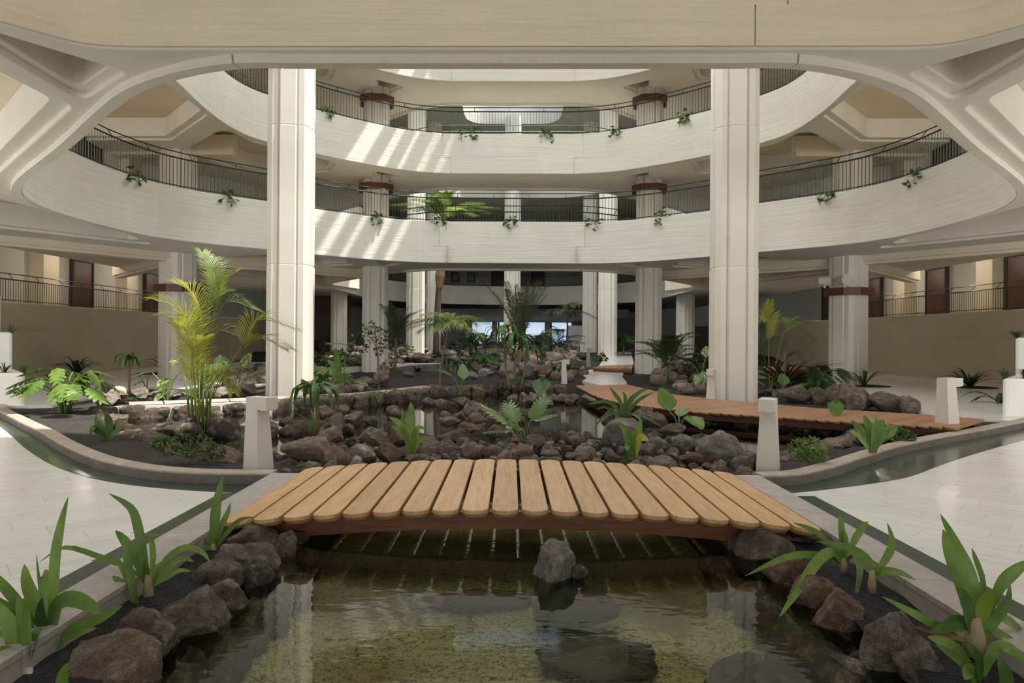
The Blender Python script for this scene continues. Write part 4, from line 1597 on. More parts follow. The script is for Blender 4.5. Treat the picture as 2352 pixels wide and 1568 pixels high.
ROCKS = {}
for key in ('rock', 'rocktan', 'rockgrey', 'rockblack', 'rockred', 'rockpale', 'rockdark'):
    ROCKS[key] = [rock_mesh('lava_stone', i * 7 + len(key), 4 if key not in ('rock', 'rockdark') else 3, 11 + i % 5, 0.19 + 0.03 * (i % 4), 1.0, M[key]) for i in range(9 if key in ('rock', 'rockdark') else 4)]
SMALL = [rock_mesh('small_stone', 90 + i, 2, 10, 0.16, 1.0, M['rock']) for i in range(8)]
SMALLD = [rock_mesh('small_dark_stone', 190 + i, 2, 10, 0.16, 1.0, M['rockdark']) for i in range(8)]


def rock(name, me, loc, size, parent=None, rz=None, tilt=0.25, **props):
    rz = random.uniform(-3.1, 3.1) if rz is None else rz
    return put(name, me, None, parent, loc=loc, rot=(random.uniform(-tilt, tilt), random.uniform(-tilt, tilt), rz), scale=(size[0] / 2, size[1] / 2, size[2] / 2), **props)


def rock_px(px, py, wpx, hpx, kind, label, zb=0.04, cat='rock', deep=0.8, sink=0.12, tilt=0.12, idx=None, roll=0.0):
    """a rock whose silhouette is centred at (px, py) and that rests on level zb"""
    base = gp(px, py + hpx / 2, zb)
    d = base.y + 0.25 * wpx * base.y / FPX
    w, h = wpx * d / FPX, hpx * d / FPX
    c = at(px, py, d)
    ms = ROCKS[kind]
    me = ms[(idx if idx is not None else int(px * 7 + py)) % len(ms)]
    hh = h * (1 + sink)
    o = put('rock', me, None, None, loc=(c.x, d, c.z - h * sink / 2), rot=(random.uniform(-tilt, tilt), roll, random.uniform(-0.35, 0.35)), scale=(w / 2 * 1.04, w * deep / 2, hh / 2 * 1.05))
    return tag(o, label, cat)


# the heap right behind the front footbridge
HEAP = [
    (700, 1026, 122, 56, 'rocktan', 'large flat tan pitted rock lying on smaller stones at the left of the heap', 0.10, 0.06, 0),
    (757, 1001, 80, 42, 'rocktan', 'long tan rock behind the flat tan one', 0.10, 0, 0),
    (806, 1013, 31, 25, 'rockblack', 'small blue-black stone perched between tan rocks', 0.24, 0, 0),
    (770, 1052, 74, 58, 'rock', 'angular grey-brown wedge rock in front of the flat tan one', 0.03, -0.3, 0),
    (838, 1043, 78, 46, 'rockpale', 'pale whitish angular rock right of the grey wedge', 0.05, 0.12, 0),
    (895, 1040, 74, 48, 'rockred', 'reddish-brown rock beside the front left canna plant', 0.05, 0, 0),
    (860, 1001, 74, 42, 'rocktan', 'tan rounded rock behind the small black stone', 0.12, 0, 0),
    (917, 1000, 60, 54, 'rockred', 'tall mottled brown rock just behind the left canna plant', 0.12, 0, 0),
    (722, 1070, 48, 24, 'rockpale', 'pale low stone under the large flat tan rock', 0.02, 0, 0),
    (660, 1062, 60, 24, 'rock', 'low crumbly stone beside the left bollard', 0.02, 0, 0),
    (820, 1068, 62, 24, 'rockgrey', 'low bluish-grey stone at the bridge edge, left part', 0.04, 0, 0),
    (980, 1034, 66, 30, 'rock', 'flat brown rock right of the left canna plant', 0.08, 0, 0),
    (966, 1054, 74, 24, 'rock', 'long low brown rock touching the bridge planks', 0.05, 0, 0),
    (1048, 1001, 100, 36, 'rock', 'wide flat brown rock near the middle of the heap', 0.10, 0, 0),
    (1075, 982, 70, 26, 'rockred', 'reddish slab lying on the wide flat rock', 0.22, 0, 0),
    (1098, 960, 52, 32, 'rock', 'dark brown rounded rock at the pond side of the heap', 0.10, 0, 0),
    (1032, 966, 50, 26, 'rockgrey', 'flat grey rock at the pond edge, middle of the heap', 0.08, 0, 0),
    (1112, 1024, 36, 28, 'rockgrey', 'small smooth grey stone in the front of the heap', 0.08, 0, 0),
    (1140, 990, 50, 34, 'rock', 'brown stone left of the split-leaf plant', 0.12, 0, 0),
    (1240, 1036, 42, 32, 'rockblack', 'black stone right of the split-leaf plant', 0.05, 0, 0),
    (1270, 1001, 32, 40, 'rock', 'upright brown stone on the ridge of the heap', 0.12, 0, 0),
    (1296, 1006, 32, 32, 'rock', 'rounded brown stone right of the upright one', 0.12, 0, 0),
    (1320, 1010, 32, 30, 'rockgrey', 'crinkled grey stone on the ridge of the heap', 0.12, 0, 0),
    (1350, 1003, 30, 27, 'rock', 'round knobbly stone at the pond side, right of the ridge', 0.12, 0, 0),
    (1384, 1030, 70, 46, 'rockblack', 'large blocky black rock before the big pitted grey one', 0.04, 0, 0),
    (1443, 1000, 116, 76, 'rockgrey', 'big pitted grey boulder behind the right canna plant', 0.06, 0, 1),
    (1336, 1030, 32, 32, 'rocktan', 'rounded tan stone left of the blocky black rock', 0.06, 0, 0),
    (1290, 1034, 48, 32, 'rock', 'dark brown angular stone at the bridge, centre right', 0.05, 0, 0),
    (1518, 1026, 72, 46, 'rockgrey', 'smooth grey rock with a notch right of the canna plant', 0.05, 0, 1),
    (1570, 1017, 58, 52, 'rockgrey', 'rounded grey rock with dark holes', 0.07, 0, 2),
    (1650, 1030, 134, 80, 'rockgrey', 'huge tilted grey lava boulder with deep pits at the right end of the heap', 0.04, 0.30, 3),
    (1522, 1056, 58, 28, 'rockgrey', 'wrinkled pale grey stone at the bridge edge, right part', 0.03, 0, 0),
    (1590, 1052, 78, 36, 'rockred', 'brown folded rock in front of the rounded grey one', 0.03, 0, 0),
    (1632, 1072, 46, 18, 'rock', 'small crumbly stone in front of the huge boulder', 0.02, 0, 0),
    (1700, 1064, 54, 24, 'rock', 'low rough stone left of the right bollard', 0.02, 0, 0),
    (1440, 975, 60, 30, 'rockgrey', 'grey slab behind the big pitted boulder', 0.25, 0, 0),
    (1505, 962, 60, 34, 'rock', 'dark brown rock under the elephant-ear plant', 0.05, 0, 0),
    (1545, 985, 66, 26, 'rock', 'flat dark rock at the foot of the elephant-ear plant', 0.10, 0, 0),
    (1480, 945, 46, 26, 'rock', 'small rock right of the spidery strap plant', 0.02, 0, 0),
    (1400, 958, 44, 44, 'rock', 'brown rock under the spidery strap plant', 0.02, 0, 0),
]
taken = []
for px, py, w, h, kind, label, zb, roll, idx in HEAP:
    o = rock_px(px, py, w, h, kind, label, zb, roll=roll, idx=idx or None)
    taken.append((o.location.x, o.location.y, o.scale.x))
ISLE = [(-3.0, 7.55), (-2.3, 7.1), (2.4, 7.2), (3.1, 7.9), (2.9, 8.6), (2.2, 9.6), (1.2, 9.5), (0.3, 9.7), (-0.5, 9.4), (-1.4, 9.2), (-2.2, 8.9), (-2.6, 8.6)]


COLS = [(-5.22, 16.05), (5.2, 16.1), (-10.85, 22), (10.7, 21.9)] + [(s * a, b) for s in (-1, 1) for a, b in ((5.18, 25.9), (5.4, 38.4), (5.1, 44.5), (10.4, 41))] + [(0.05, 43.4), (4.9, 52.2)]
FAR_TAKEN = []


def scatter(poly, n, smin, smax, meshes, label, group, zf, cat='rock', mind=0.62, name='rock', tries=60, flat=(0.55, 0.9), tk=None):
    tk = [] if tk is None else tk
    x0, x1 = min(p[0] for p in poly), max(p[0] for p in poly)
    y0, y1 = min(p[1] for p in poly), max(p[1] for p in poly)
    k = 0
    out = []
    for _ in range(n * tries):
        if k >= n:
            break
        x, y = random.uniform(x0, x1), random.uniform(y0, y1)
        if not in_poly(x, y, poly):
            continue
        s = random.uniform(smin, smax)
        if any(math.hypot(x - a, y - b) < (s / 2 + c) * mind for a, b, c in tk) or y > 55 or abs(x) > 14.6:
            continue
        if any(math.hypot(x - a, y - b) < s / 2 + 0.62 for a, b in COLS):
            continue
        tk.append((x, y, s / 2))
        h = s * random.uniform(*flat)
        o = rock(name, random.choice(meshes), (x, y, zf(x, y) + h * 0.28), (s, s * random.uniform(0.7, 1.0), h))
        tag(o, label, cat, group)
        out.append(o)
        k += 1
    return out


MIX = ROCKS['rock'] * 2 + ROCKS['rockgrey'][:1] + ROCKS['rocktan'][:1] + ROCKS['rockred'][:1]
scatter(ISLE, 110, 0.16, 0.34, MIX, 'brown-grey lava stone filling the heap behind the wooden footbridge', 'loose stones of the heap behind the footbridge',
        lambda x, y: 0.02 + 0.10 * max(0, 1 - math.hypot((x - 0.2) / 2.6, (y - 8.4) / 1.6)), mind=0.66, tk=taken)
# islets of stones standing in the pond
ISLETS = [
    ((655, 985), 0.62, 0.5, 6, 'left of the dracaena in the pond'), ((735, 985), 0.7, 0.5, 8, 'under the dracaena in the pond'),
    ((820, 945), 0.9, 0.5, 8, 'behind the left canna plant'), ((838, 965), 0.3, 0.3, 2, 'in the middle of the pond, low and reflected'), ((1040, 928), 0.7, 0.5, 7, 'in the pond behind the middle of the heap'),
    ((1130, 955), 0.9, 0.9, 12, 'between the heap and the back pond wall'), ((1240, 920), 0.9, 0.6, 12, 'under the round-leaved plant at the back of the pond'),
    ((1430, 962), 0.6, 0.5, 7, 'under the spidery strap plant'), ((1915, 985), 0.75, 0.55, 10, 'under the single-leaf plant on the right'),
]
for (px, py), rx, ry, n, wh in ISLETS:
    c = gp(px, py, 0.0)
    ring = [(c.x + rx * math.cos(a * 0.524), c.y + ry * 1.3 * math.sin(a * 0.524)) for a in range(12)]
    scatter(ring, n, 0.22, 0.46, ROCKS['rock'], 'brown lava stone of the islet %s' % wh, 'stones of the islet %s' % wh, lambda x, y: -0.06, mind=0.6, tk=taken)

# feet of the big palm
c = gp(455, 992, 0.0)
for dx, dy, w, h, lb in ((-0.42, -0.05, 0.75, 0.34, 'low dark rock at the left foot of the big palm'), (0.0, -0.32, 0.62, 0.40, 'dark rock in front of the big palm stems'),
                         (0.40, -0.05, 0.66, 0.44, 'dark rock at the right foot of the big palm'), (-0.08, 0.42, 0.6, 0.36, 'dark rock behind the big palm stems'), (-0.25, 0.15, 0.4, 0.5, 'upright dark rock against the big palm stems')):
    o = rock('rock', random.choice(ROCKS['rockdark']), (c.x + dx, c.y + dy, 0.02), (w, w * 0.8, h))
    tag(o, lb, 'rock')


# stones laid one by one along edges: each a part of its wall
def stone_row(name, label, path, size, h, zb, meshes, jitter=0.05, tall=1.0, parent=None, cat='stone edging', step=0.86, over=1.12):
    root = thing(name, label, cat)
    pts = resample([Vector((p[0], p[1], 0)) for p in path], size * step)
    for i, p in enumerate(pts):
        s = size * random.uniform(0.82, 1.2)
        hh = h * random.uniform(0.85, 1.15) * tall
        q = pts[min(i + 1, len(pts) - 1)] - pts[max(i - 1, 0)]
        rock('stone', random.choice(meshes), (p.x + random.uniform(-jitter, jitter), p.y + random.uniform(-jitter, jitter), zb + hh / 2 - 0.02), (s * over, s * 0.9, hh * 1.1), root,
             math.atan2(q.y, q.x) + random.uniform(-0.15, 0.15), 0.1)
    return root


def block_row(name, label, path, w, h, zb, depth, mat):
    """squared stones of the low retaining wall round the back of the pond"""
    root = thing(name, label, 'stone wall')
    pts = resample([Vector((p[0], p[1], 0)) for p in path], w)
    for i in range(len(pts) - 1):
        a, c = pts[i], pts[i + 1]
        t = (c - a).normalized()
        n = Vector((-t.y, t.x, 0))
        hh = h * random.uniform(0.9, 1.1)
        m = (a + c) / 2 + n * random.uniform(-0.03, 0.03)
        me = random.choice(BLOCKS)
        put('stone', me, None, root, loc=(m.x, m.y, zb + hh / 2), rot=(random.uniform(-0.05, 0.05), random.uniform(-0.06, 0.06), math.atan2(t.y, t.x)), scale=((c - a).length * random.uniform(0.46, 0.52), depth / 2, hh / 2))
    return root


def block_mesh(seed, mat):
    bm = bmesh.new()
    bmesh.ops.create_cube(bm, size=2.0)
    bmesh.ops.subdivide_edges(bm, edges=bm.edges[:], cuts=6, use_grid_fill=True)
    o = Vector((seed * 5.1, seed, -seed * 2))
    for v in bm.verts:
        p = v.co.copy()
        q = p.copy()
        for k in range(3):
            q[k] = math.copysign(abs(p[k]), p[k])
        r = (abs(p.x) ** 5 + abs(p.y) ** 5 + abs(p.z) ** 5) ** 0.2
        p = p / max(r, 1e-6) * max(abs(p.x), abs(p.y), abs(p.z))
        p *= 1 + 0.20 * noise.noise(p * 0.9 + o) + 0.12 * noise.noise(p * 2.6 + o) + 0.05 * noise.noise(p * 6 + o)
        v.co = p
    me = bpy.data.meshes.new('wall_stone')
    bm.to_mesh(me); bm.free()
    me.materials.append(mat)
    me.polygons.foreach_set('use_smooth', [True] * len(me.polygons))
    return me


BLOCKS = [block_mesh(i, M['rock']) for i in range(6)] + [block_mesh(20 + i, M['rockdark']) for i in range(2)]
PALEBLOCKS = [block_mesh(40 + i, M['rockpale']) for i in range(3)] + [block_mesh(50 + i, M['rocktan']) for i in range(2)]
WALLA = catmull([(-7.6, 12.2), (-7.15, 12.75), (-6.3, 13.2), (-5.3, 13.85), (-4.2, 14.65)], 6)
WALLB = catmull([(-4.2, 14.65), (-3.2, 15.55), (-2.5, 16.9), (-2.0, 18.1), (-0.6, 18.85), (0.6, 19.1), (1.8, 19.3)], 6)
mort = sweep(catmull([(p.x - 0.03, p.y + 0.09) for p in WALLA], 2), [(-0.16, -0.3), (-0.16, 0.15), (0.2, 0.16), (0.2, -0.3)])
mo = put('mortar_bed', mort, M['smooth'])
w_ = block_row('stone_wall', 'low wall of squared lava stones in pale mortar along the sunlit back left edge of the pond', WALLA, 0.46, 0.27, -0.12, 0.36, M['rock'])
mo.parent = w_
for ch in w_.children:
    if ch.name.startswith('stone'):
        ch.scale.x *= 1.0
        ch.scale.z *= 1.08
block_row('stone_wall', 'low wall of squared dark lava stones along the back of the pond', WALLB, 0.40, 0.32, -0.12, 0.42, M['rock'])
cp = thing('wall_capping', 'pale flat capping slabs on the low stone wall behind the big palm', 'wall capping')
for seg in chop(resample(catmull([(-7.3, 12.9), (-6.4, 13.45), (-5.3, 14.1), (-4.3, 14.85), (-3.4, 15.65), (-2.75, 16.9), (-2.2, 18.2)], 8), 0.1), 0.55):
    put('capping_slab', sweep(trim_ends(seg, 0.012), [(-0.17, 0.17), (-0.16, 0.205), (0.15, 0.205), (0.17, 0.17)]), M['kerbtop'], cp)
random.seed(5)
stone_row('stone_edging', 'pale and tan stones along the bed above the sunlit pond wall', [G(560, 905), G(500, 912), G(430, 915), G(345, 917), G(280, 918), G(240, 935)], 0.42, 0.26, 0.10, ROCKS['rockpale'] + ROCKS['rocktan'], 0.08)
stone_row('stone_edging', 'uneven brown stones along the left shore of the pond', [G(255, 965, 0), G(275, 985, 0), G(320, 1008, 0), G(375, 1035, 0), G(420, 1045, 0)], 0.42, 0.20, -0.06, ROCKS['rock'] + ROCKS['rocktan'], 0.06)
rock_px(515, 1045, 110, 44, 'rock', 'broad flat grey-brown rock on the shore left of the bollard', 0.02, roll=0.12)
rock_px(556, 1052, 40, 24, 'rocktan', 'small tan stone against the left bollard', 0.02)
stone_row('stone_edging', 'flat brown stones along the right shore of the pond', [G(1795, 1062, 0), G(1850, 1045, 0), G(1905, 1030, 0), G(1960, 1012, 0), G(2020, 1005, 0), G(2075, 985, 0), G(2130, 978, 0)], 0.46, 0.18, -0.02, ROCKS['rock'] + ROCKS['rocktan'], 0.05)
stone_row('stone_edging', 'row of rounded brown boulders between the boardwalk and the pale floor', [G(1820, 922), G(1880, 925), G(1960, 935), G(2030, 940), G(2090, 945), G(2125, 950)], 0.62, 0.46, 0.05, ROCKS['rock'], 0.08)
rock_px(1965, 922, 50, 44, 'rock', 'tallest brown boulder beside the pale floor at the right', 0.1)
stone_row('stone_edging', 'dark stones under the near edge of the boardwalk', [(p.x + 0.32, p.y + 0.30) for p in catmull(BOARD_N[1:], 4)], 0.40, 0.24, -0.16, ROCKS['rockdark'], 0.05)

# stones along the two sides of the front channel, each named by where it lies
NEAR = [  # px, py, w, h of the silhouette in the photograph
    (30, 1555, 190, 78, 'boulder', 'large smooth brown stone in the bottom left corner'),
    (262, 1522, 180, 118, 'rock', 'rough dark brown rock at the bottom left with a grey pebble on it'),
    (345, 1462, 145, 105, 'rock', 'grey crusted rock, second from the bottom in the left row'),
    (440, 1410, 150, 96, 'rock', 'dark angular rock in the middle of the left row'),
    (497, 1368, 132, 66, 'rock', 'dark rock with a pale crest in the left row'),
    (503, 1328, 104, 62, 'rock', 'rough humped rock beside the fallen strap leaves on the left'),
    (582, 1322, 78, 56, 'rockdark', 'wet dark rock at the water in the left row'),
    (560, 1284, 150, 74, 'rock', 'large flat-topped brown rock in the left row below the bridge'),
    (592, 1246, 120, 62, 'rock', 'grey rock with a crusted top just below the bridge'),
    (618, 1212, 56, 36, 'rockblack', 'black stone against the left end of the bridge'),
    (656, 1252, 44, 60, 'rock', 'mossy brown rock under the left end of the bridge'),
    (1761, 1252, 120, 64, 'rock', 'broad crusted rock just below the right end of the bridge'),
    (1690, 1245, 46, 34, 'rockdark', 'small dark rock at the water under the right end of the bridge'),
    (1806, 1312, 86, 60, 'rockred', 'reddish rock under the drooping strap leaves'),
    (1868, 1362, 92, 62, 'rockred', 'red-topped rock in the middle of the right row'),
    (1925, 1408, 112, 84, 'rock', 'dark creased rock in the right row'),
    (2040, 1478, 158, 132, 'rock', 'largest round-topped rock of the right row'),
    (2122, 1532, 138, 100, 'rock', 'rough pitted rock at the bottom of the right row'),
]
NR = [rock_mesh('channel_rock', 300 + i, 4, 9 + i % 4, 0.22, 1.0) for i in range(9)]
random.seed(21)
for i, (px, py, w, h, kind, label) in enumerate(NEAR):
    b0 = gp(px, py + h / 2, -0.06)
    d = b0.y + 0.10
    ww, hh = w * d / FPX, h * d / FPX
    me = NR[i % 9].copy()
    me.materials.append(M[kind])
    p = at(px, py, d)
    o = put('rock', me, None, None, loc=(p.x, d, p.z - 0.035), rot=(random.uniform(-0.1, 0.1), random.uniform(-0.1, 0.1), random.uniform(-0.5, 0.5)), scale=(ww / 2 * 1.26, ww / 2 * 1.0, hh / 2 * 1.16 + 0.05))
    tag(o, label, 'rock')
p = at(335, 1498, 3.3)
o = put('pebble', ROCKS['rockgrey'][0].copy(), None, None, loc=p, scale=(0.06, 0.06, 0.09)); o.data.materials.clear(); o.data.materials.append(M['bollard'])
tag(o, 'smooth grey pebble leaning on the rough rock at the bottom left', 'pebble')
# the submerged feet of the rows
for sd, line in (('left', [(-1.62, 2.2), (-1.60, 3.0), (-1.56, 3.8), (-1.52, 4.5), (-1.56, 5.2)]), ('right', [(1.70, 2.2), (1.68, 3.0), (1.62, 3.8), (1.60, 4.5), (1.58, 5.2)])):
    stone_row('stone_edging', 'dark submerged stones under the %s row of channel rocks' % sd, line, 0.34, 0.34, -0.42, ROCKS['rockdark'], 0.05)
# under the bridge banks
for s, sd, x0, x1 in ((-1, 'left', -2.14, -1.55), (1, 'right', 1.62, 2.30)):
    b = MB(); b.box(x0, 5.1, -0.5, x1, 7.1, 0.03)
    tag(put('bank', b, M['rockdark']), 'dark stone bank under the %s end of the footbridge' % sd, 'bank', kind='structure')

# rocks standing in the front pond
p = gp(1272, 1330, -0.06)
o = put('rock', rock_mesh('pond_rock', 78, 4, 12, 0.24, 1.0, M['rockgrey']), None, None, loc=(p.x, p.y + 0.05, -0.02), rot=(0.1, -0.1, 0.2), scale=(0.155, 0.13, 0.20)); tag(o, 'grey lava rock standing in the front pond', 'rock')
o = put('rock', ROCKS['rockdark'][2], None, None, loc=(p.x + 0.17, p.y + 0.06, -0.04), scale=(0.06, 0.05, 0.07)); tag(o, 'small wet stone beside the grey rock in the front pond', 'rock')
me = ROCKS['rockdark'][3].copy(); me.materials.clear(); me.materials.append(M['wetrock'])
o = put('rock', me, None, None, loc=(p.x + 0.10, p.y + 0.0, -0.24), rot=(0, 0, 0.2), scale=(0.34, 0.20, 0.15)); tag(o, 'dark submerged rock under the grey rock in the front pond', 'rock')
for px, py, w, dp, hz, zc, lb in ((1374, 1490, 0.36, 0.22, 0.12, -0.32, 'round dark rock lying under water at the centre of the front pond'), (1700, 1545, 0.24, 0.20, 0.14, -0.25, 'dark mossy rock under water at the lower right of the front pond'), (1090, 1360, 0.42, 0.10, 0.09, -0.34, 'long dark rock under water left of the grey rock')):
    q = gp(px, py, zc + 0.05)
    me = ROCKS['rockblack'][int(px) % 4].copy(); me.materials.clear(); me.materials.append(M['wetrock'])
    o = put('rock', me, None, None, loc=(q.x, q.y, zc), rot=(0, 0, 0.1), scale=(w, dp, hz)); tag(o, lb, 'rock')

# rocks of the planting behind the pond and in the far court
random.seed(9)
for px, py, w, h, kind, lb, zb in (
    (880, 865, 44, 40, 'rock', 'large grey-brown rock at the corner of the pond wall', 0.12), (885, 850, 26, 26, 'rock', 'pointed rock behind the one at the corner of the pond wall', 0.3),
    (1165, 848, 50, 40, 'rockgrey', 'big dark grey boulder left of the drooping dracaenas', 0.25), (1215, 845, 46, 46, 'rockgrey', 'big grey boulder right of the drooping dracaenas', 0.25),
    (1120, 857, 42, 24, 'rockpale', 'pale speckled rock on the black gravel', 0.2), (1075, 862, 50, 20, 'rockgrey', 'low grey rock on the black gravel', 0.2), (1175, 866, 22, 16, 'rocktan', 'small tan rock by the dracaena foot', 0.2),
    (940, 858, 30, 12, 'rock', 'low brown stone on the black gravel, left', 0.2), (1255, 850, 44, 36, 'rock', 'rough brown boulder left of the slim bollard', 0.2), (1310, 838, 60, 30, 'rock', 'wide dark boulder behind the slim bollard', 0.3),
    (272, 905, 42, 36, 'boulder', 'smooth rounded cream boulder at the left edge of the planting', 0.1), (252, 890, 26, 24, 'rockgrey', 'grey stone behind the smooth cream boulder', 0.1),
    (986, 794, 26, 16, 'boulder', 'smooth beige boulder at the foot of the far sunlit column', 0.5), (805, 825, 22, 22, 'rockpale', 'pale tooth-shaped rock among the far dark rocks', 0.25)):
    if kind == 'boulder':
        ROCKS.setdefault('boulder', [rock_mesh('smooth_boulder', 5 + i, 3, 3, 0.05, 1.0, M['boulder']) for i in range(2)])
    rock_px(px, py, w, h, kind, lb, zb)


def heap_stuff(name, poly, n, smin, smax, meshes, label, zf, mind, tk, mat, flat=(0.55, 0.9)):
    b = MB()
    x0, x1 = min(p[0] for p in poly), max(p[0] for p in poly)
    y0, y1 = min(p[1] for p in poly), max(p[1] for p in poly)
    k = 0
    for _ in range(n * 60):
        if k >= n:
            break
        x, y = random.uniform(x0, x1), random.uniform(y0, y1)
        s = random.uniform(smin, smax)
        if not in_poly(x, y, poly) or any(math.hypot(x - a, y - c) < (s / 2 + r) * mind for a, c, r in tk) or y > 55 or abs(x) > 14.6 or any(math.hypot(x - a, y - c) < s / 2 + 0.62 for a, c in COLS):
            continue
        tk.append((x, y, s / 2))
        h = s * random.uniform(*flat)
        m = Matrix.Translation((x, y, zf(x, y) + h * 0.26)) @ Matrix.Rotation(random.uniform(-3.1, 3.1), 4, 'Z') @ Matrix.Rotation(random.uniform(-.25, .25), 4, 'X') @ Matrix.Diagonal((s / 2, s * random.uniform(.36, .5), h / 2, 1))
        me = random.choice(meshes)
        b.add([m @ v.co for v in me.vertices], [tuple(p.vertices) for p in me.polygons])
        k += 1
    o = put(name, b, mat, None, True, kind='stuff')
    return tag(o, label, 'rocks')


heap_stuff('rock_heap', ISLE, 110, 0.09, 0.17, SMALL, 'small brown lava stones wedged between the rocks of the heap behind the footbridge',
           lambda x, y: 0.05 + 0.10 * max(0, 1 - math.hypot((x - 0.2) / 2.6, (y - 8.4) / 1.6)), 0.55, taken, M['rockloose'])
DK = SMALLD + SMALL


def band(pts, z, n, smin, smax, meshes, label, group, mind=0.6):
    poly = [tuple(gp(x, y, z)[:2]) for x, y in pts]
    dark = meshes is DK
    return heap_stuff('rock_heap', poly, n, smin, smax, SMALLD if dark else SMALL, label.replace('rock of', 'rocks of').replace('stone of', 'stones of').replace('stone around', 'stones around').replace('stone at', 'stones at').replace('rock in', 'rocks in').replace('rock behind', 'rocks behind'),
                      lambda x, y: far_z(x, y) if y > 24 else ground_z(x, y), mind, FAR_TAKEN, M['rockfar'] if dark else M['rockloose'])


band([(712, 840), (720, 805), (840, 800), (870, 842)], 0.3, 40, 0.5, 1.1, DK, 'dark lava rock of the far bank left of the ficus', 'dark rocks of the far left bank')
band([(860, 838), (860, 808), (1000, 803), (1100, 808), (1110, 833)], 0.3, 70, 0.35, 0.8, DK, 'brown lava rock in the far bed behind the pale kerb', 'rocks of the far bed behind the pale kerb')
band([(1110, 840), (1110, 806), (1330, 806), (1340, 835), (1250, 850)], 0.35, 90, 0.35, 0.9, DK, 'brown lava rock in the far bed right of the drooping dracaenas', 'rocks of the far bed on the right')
band([(1200, 872), (1250, 850), (1330, 842), (1345, 868), (1320, 880)], 0.15, 45, 0.3, 0.6, SMALL, 'brown rock of the bank left of the white stepping path', 'rocks left of the white stepping path')
band([(1500, 893), (1505, 858), (1560, 840), (1622, 850), (1618, 900), (1560, 905)], 0.1, 60, 0.3, 0.6, SMALL, 'brown lava stone of the heap between the two right columns', 'stones of the heap between the right columns')
band([(1735, 915), (1740, 890), (1800, 885), (1850, 905), (1830, 920)], 0.1, 14, 0.25, 0.45, DK, 'brown stone around the plants right of the tall column', 'stones around the plants right of the tall column')
band([(690, 915), (700, 886), (850, 878), (880, 885), (760, 905)], 0.1, 26, 0.3, 0.55, SMALL, 'squared brown stone at the foot of the left tall column', 'stones right of the left tall column')
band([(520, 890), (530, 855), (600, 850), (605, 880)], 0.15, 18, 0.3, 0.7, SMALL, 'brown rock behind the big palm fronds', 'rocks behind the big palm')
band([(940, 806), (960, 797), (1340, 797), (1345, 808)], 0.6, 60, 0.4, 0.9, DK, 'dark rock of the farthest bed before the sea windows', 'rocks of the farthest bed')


# every loose rock of the heap and the islets gets a label of its own from its colour, size and neighbour
SHORT = []
for px, py, w, h, kind, label, zb, roll, idx in HEAP:
    pass
for o in list(COL.objects):
    if o.name.split('.')[0] == 'rock' and o.get('label') and not o.get('group'):
        lab = o['label']
        for cut in (' lying', ' perched', ' in front', ' right of', ' left of', ' beside', ' behind', ' under', ' at the', ' on the', ' touching', ' near', ' just', ' with a notch', ' in the', ' before', ' standing', ' against', ' below', ' among', ' by the', ' around'):
            lab = lab.split(cut)[0]
        SHORT.append((o.location.x, o.location.y, lab))
loose = [o for o in COL.objects if o.name.split('.')[0] == 'rock' and o.get('group')]
COLN = {'rock': 'brown', 'rockgrey': 'grey', 'rocktan': 'tan', 'rockred': 'reddish', 'rockdark': 'dark', 'rockpale': 'pale', 'rockblack': 'black'}
MKEY = {M[k].name: v for k, v in COLN.items()}
used = {}
near_s = [q for q in SHORT if 6 < q[1] < 20]
for o in sorted(loose, key=lambda o: (o.location.y, o.location.x)):
    col = MKEY.get(o.data.materials[0].name, 'brown')
    sz = o.scale.x * 2
    size = 'small' if sz < 0.22 else ('mid-sized' if sz < 0.32 else 'large')
    q = min(near_s, key=lambda q: math.hypot(q[0] - o.location.x, (q[1] - o.location.y)))
    dx, dy = o.location.x - q[0], o.location.y - q[1]
    where = ('right of' if dx > 0 else 'left of') if abs(dx) > abs(dy) else ('behind' if dy > 0 else 'in front of')
    if o['group'].startswith('stones of the islet'):
        wh = o['group'][len('stones of the islet '):]
        order = used.setdefault(('i', wh), [])
        order.append(o)
        continue
    lab = '%s %s stone %s the %s' % (size, col, where, q[2])
    used.setdefault(lab, []).append((math.hypot(dx, dy), o))
ORD = ('nearest', 'second', 'third', 'fourth', 'fifth', 'sixth', 'seventh', 'eighth', 'ninth', 'tenth', 'eleventh', 'twelfth')
for lab, lst in used.items():
    if isinstance(lab, tuple):
        lst.sort(key=lambda o: o.location.x)
        for k, o in enumerate(lst):
            o['label'] = ('leftmost stone, islet %s' % lab[1]) if k == 0 else '%s stone from left, islet %s' % (ORD[k], lab[1])
    elif len(lst) == 1:
        lst[0][1]['label'] = lab
    else:
        lst.sort(key=lambda t: t[0])
        for k, (_, o) in enumerate(lst):
            o['label'] = ORD[k] + ' ' + lab

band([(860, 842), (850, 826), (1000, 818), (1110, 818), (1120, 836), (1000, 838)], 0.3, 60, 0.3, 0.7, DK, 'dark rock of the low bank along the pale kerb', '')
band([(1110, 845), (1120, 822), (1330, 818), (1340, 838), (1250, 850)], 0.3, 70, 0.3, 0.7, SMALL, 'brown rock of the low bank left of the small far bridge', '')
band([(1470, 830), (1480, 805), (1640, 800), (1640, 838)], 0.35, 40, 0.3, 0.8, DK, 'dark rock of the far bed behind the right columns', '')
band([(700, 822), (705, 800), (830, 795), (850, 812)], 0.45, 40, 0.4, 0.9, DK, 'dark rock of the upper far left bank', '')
# ------------------------------------------------------------ plants
random.seed(3)


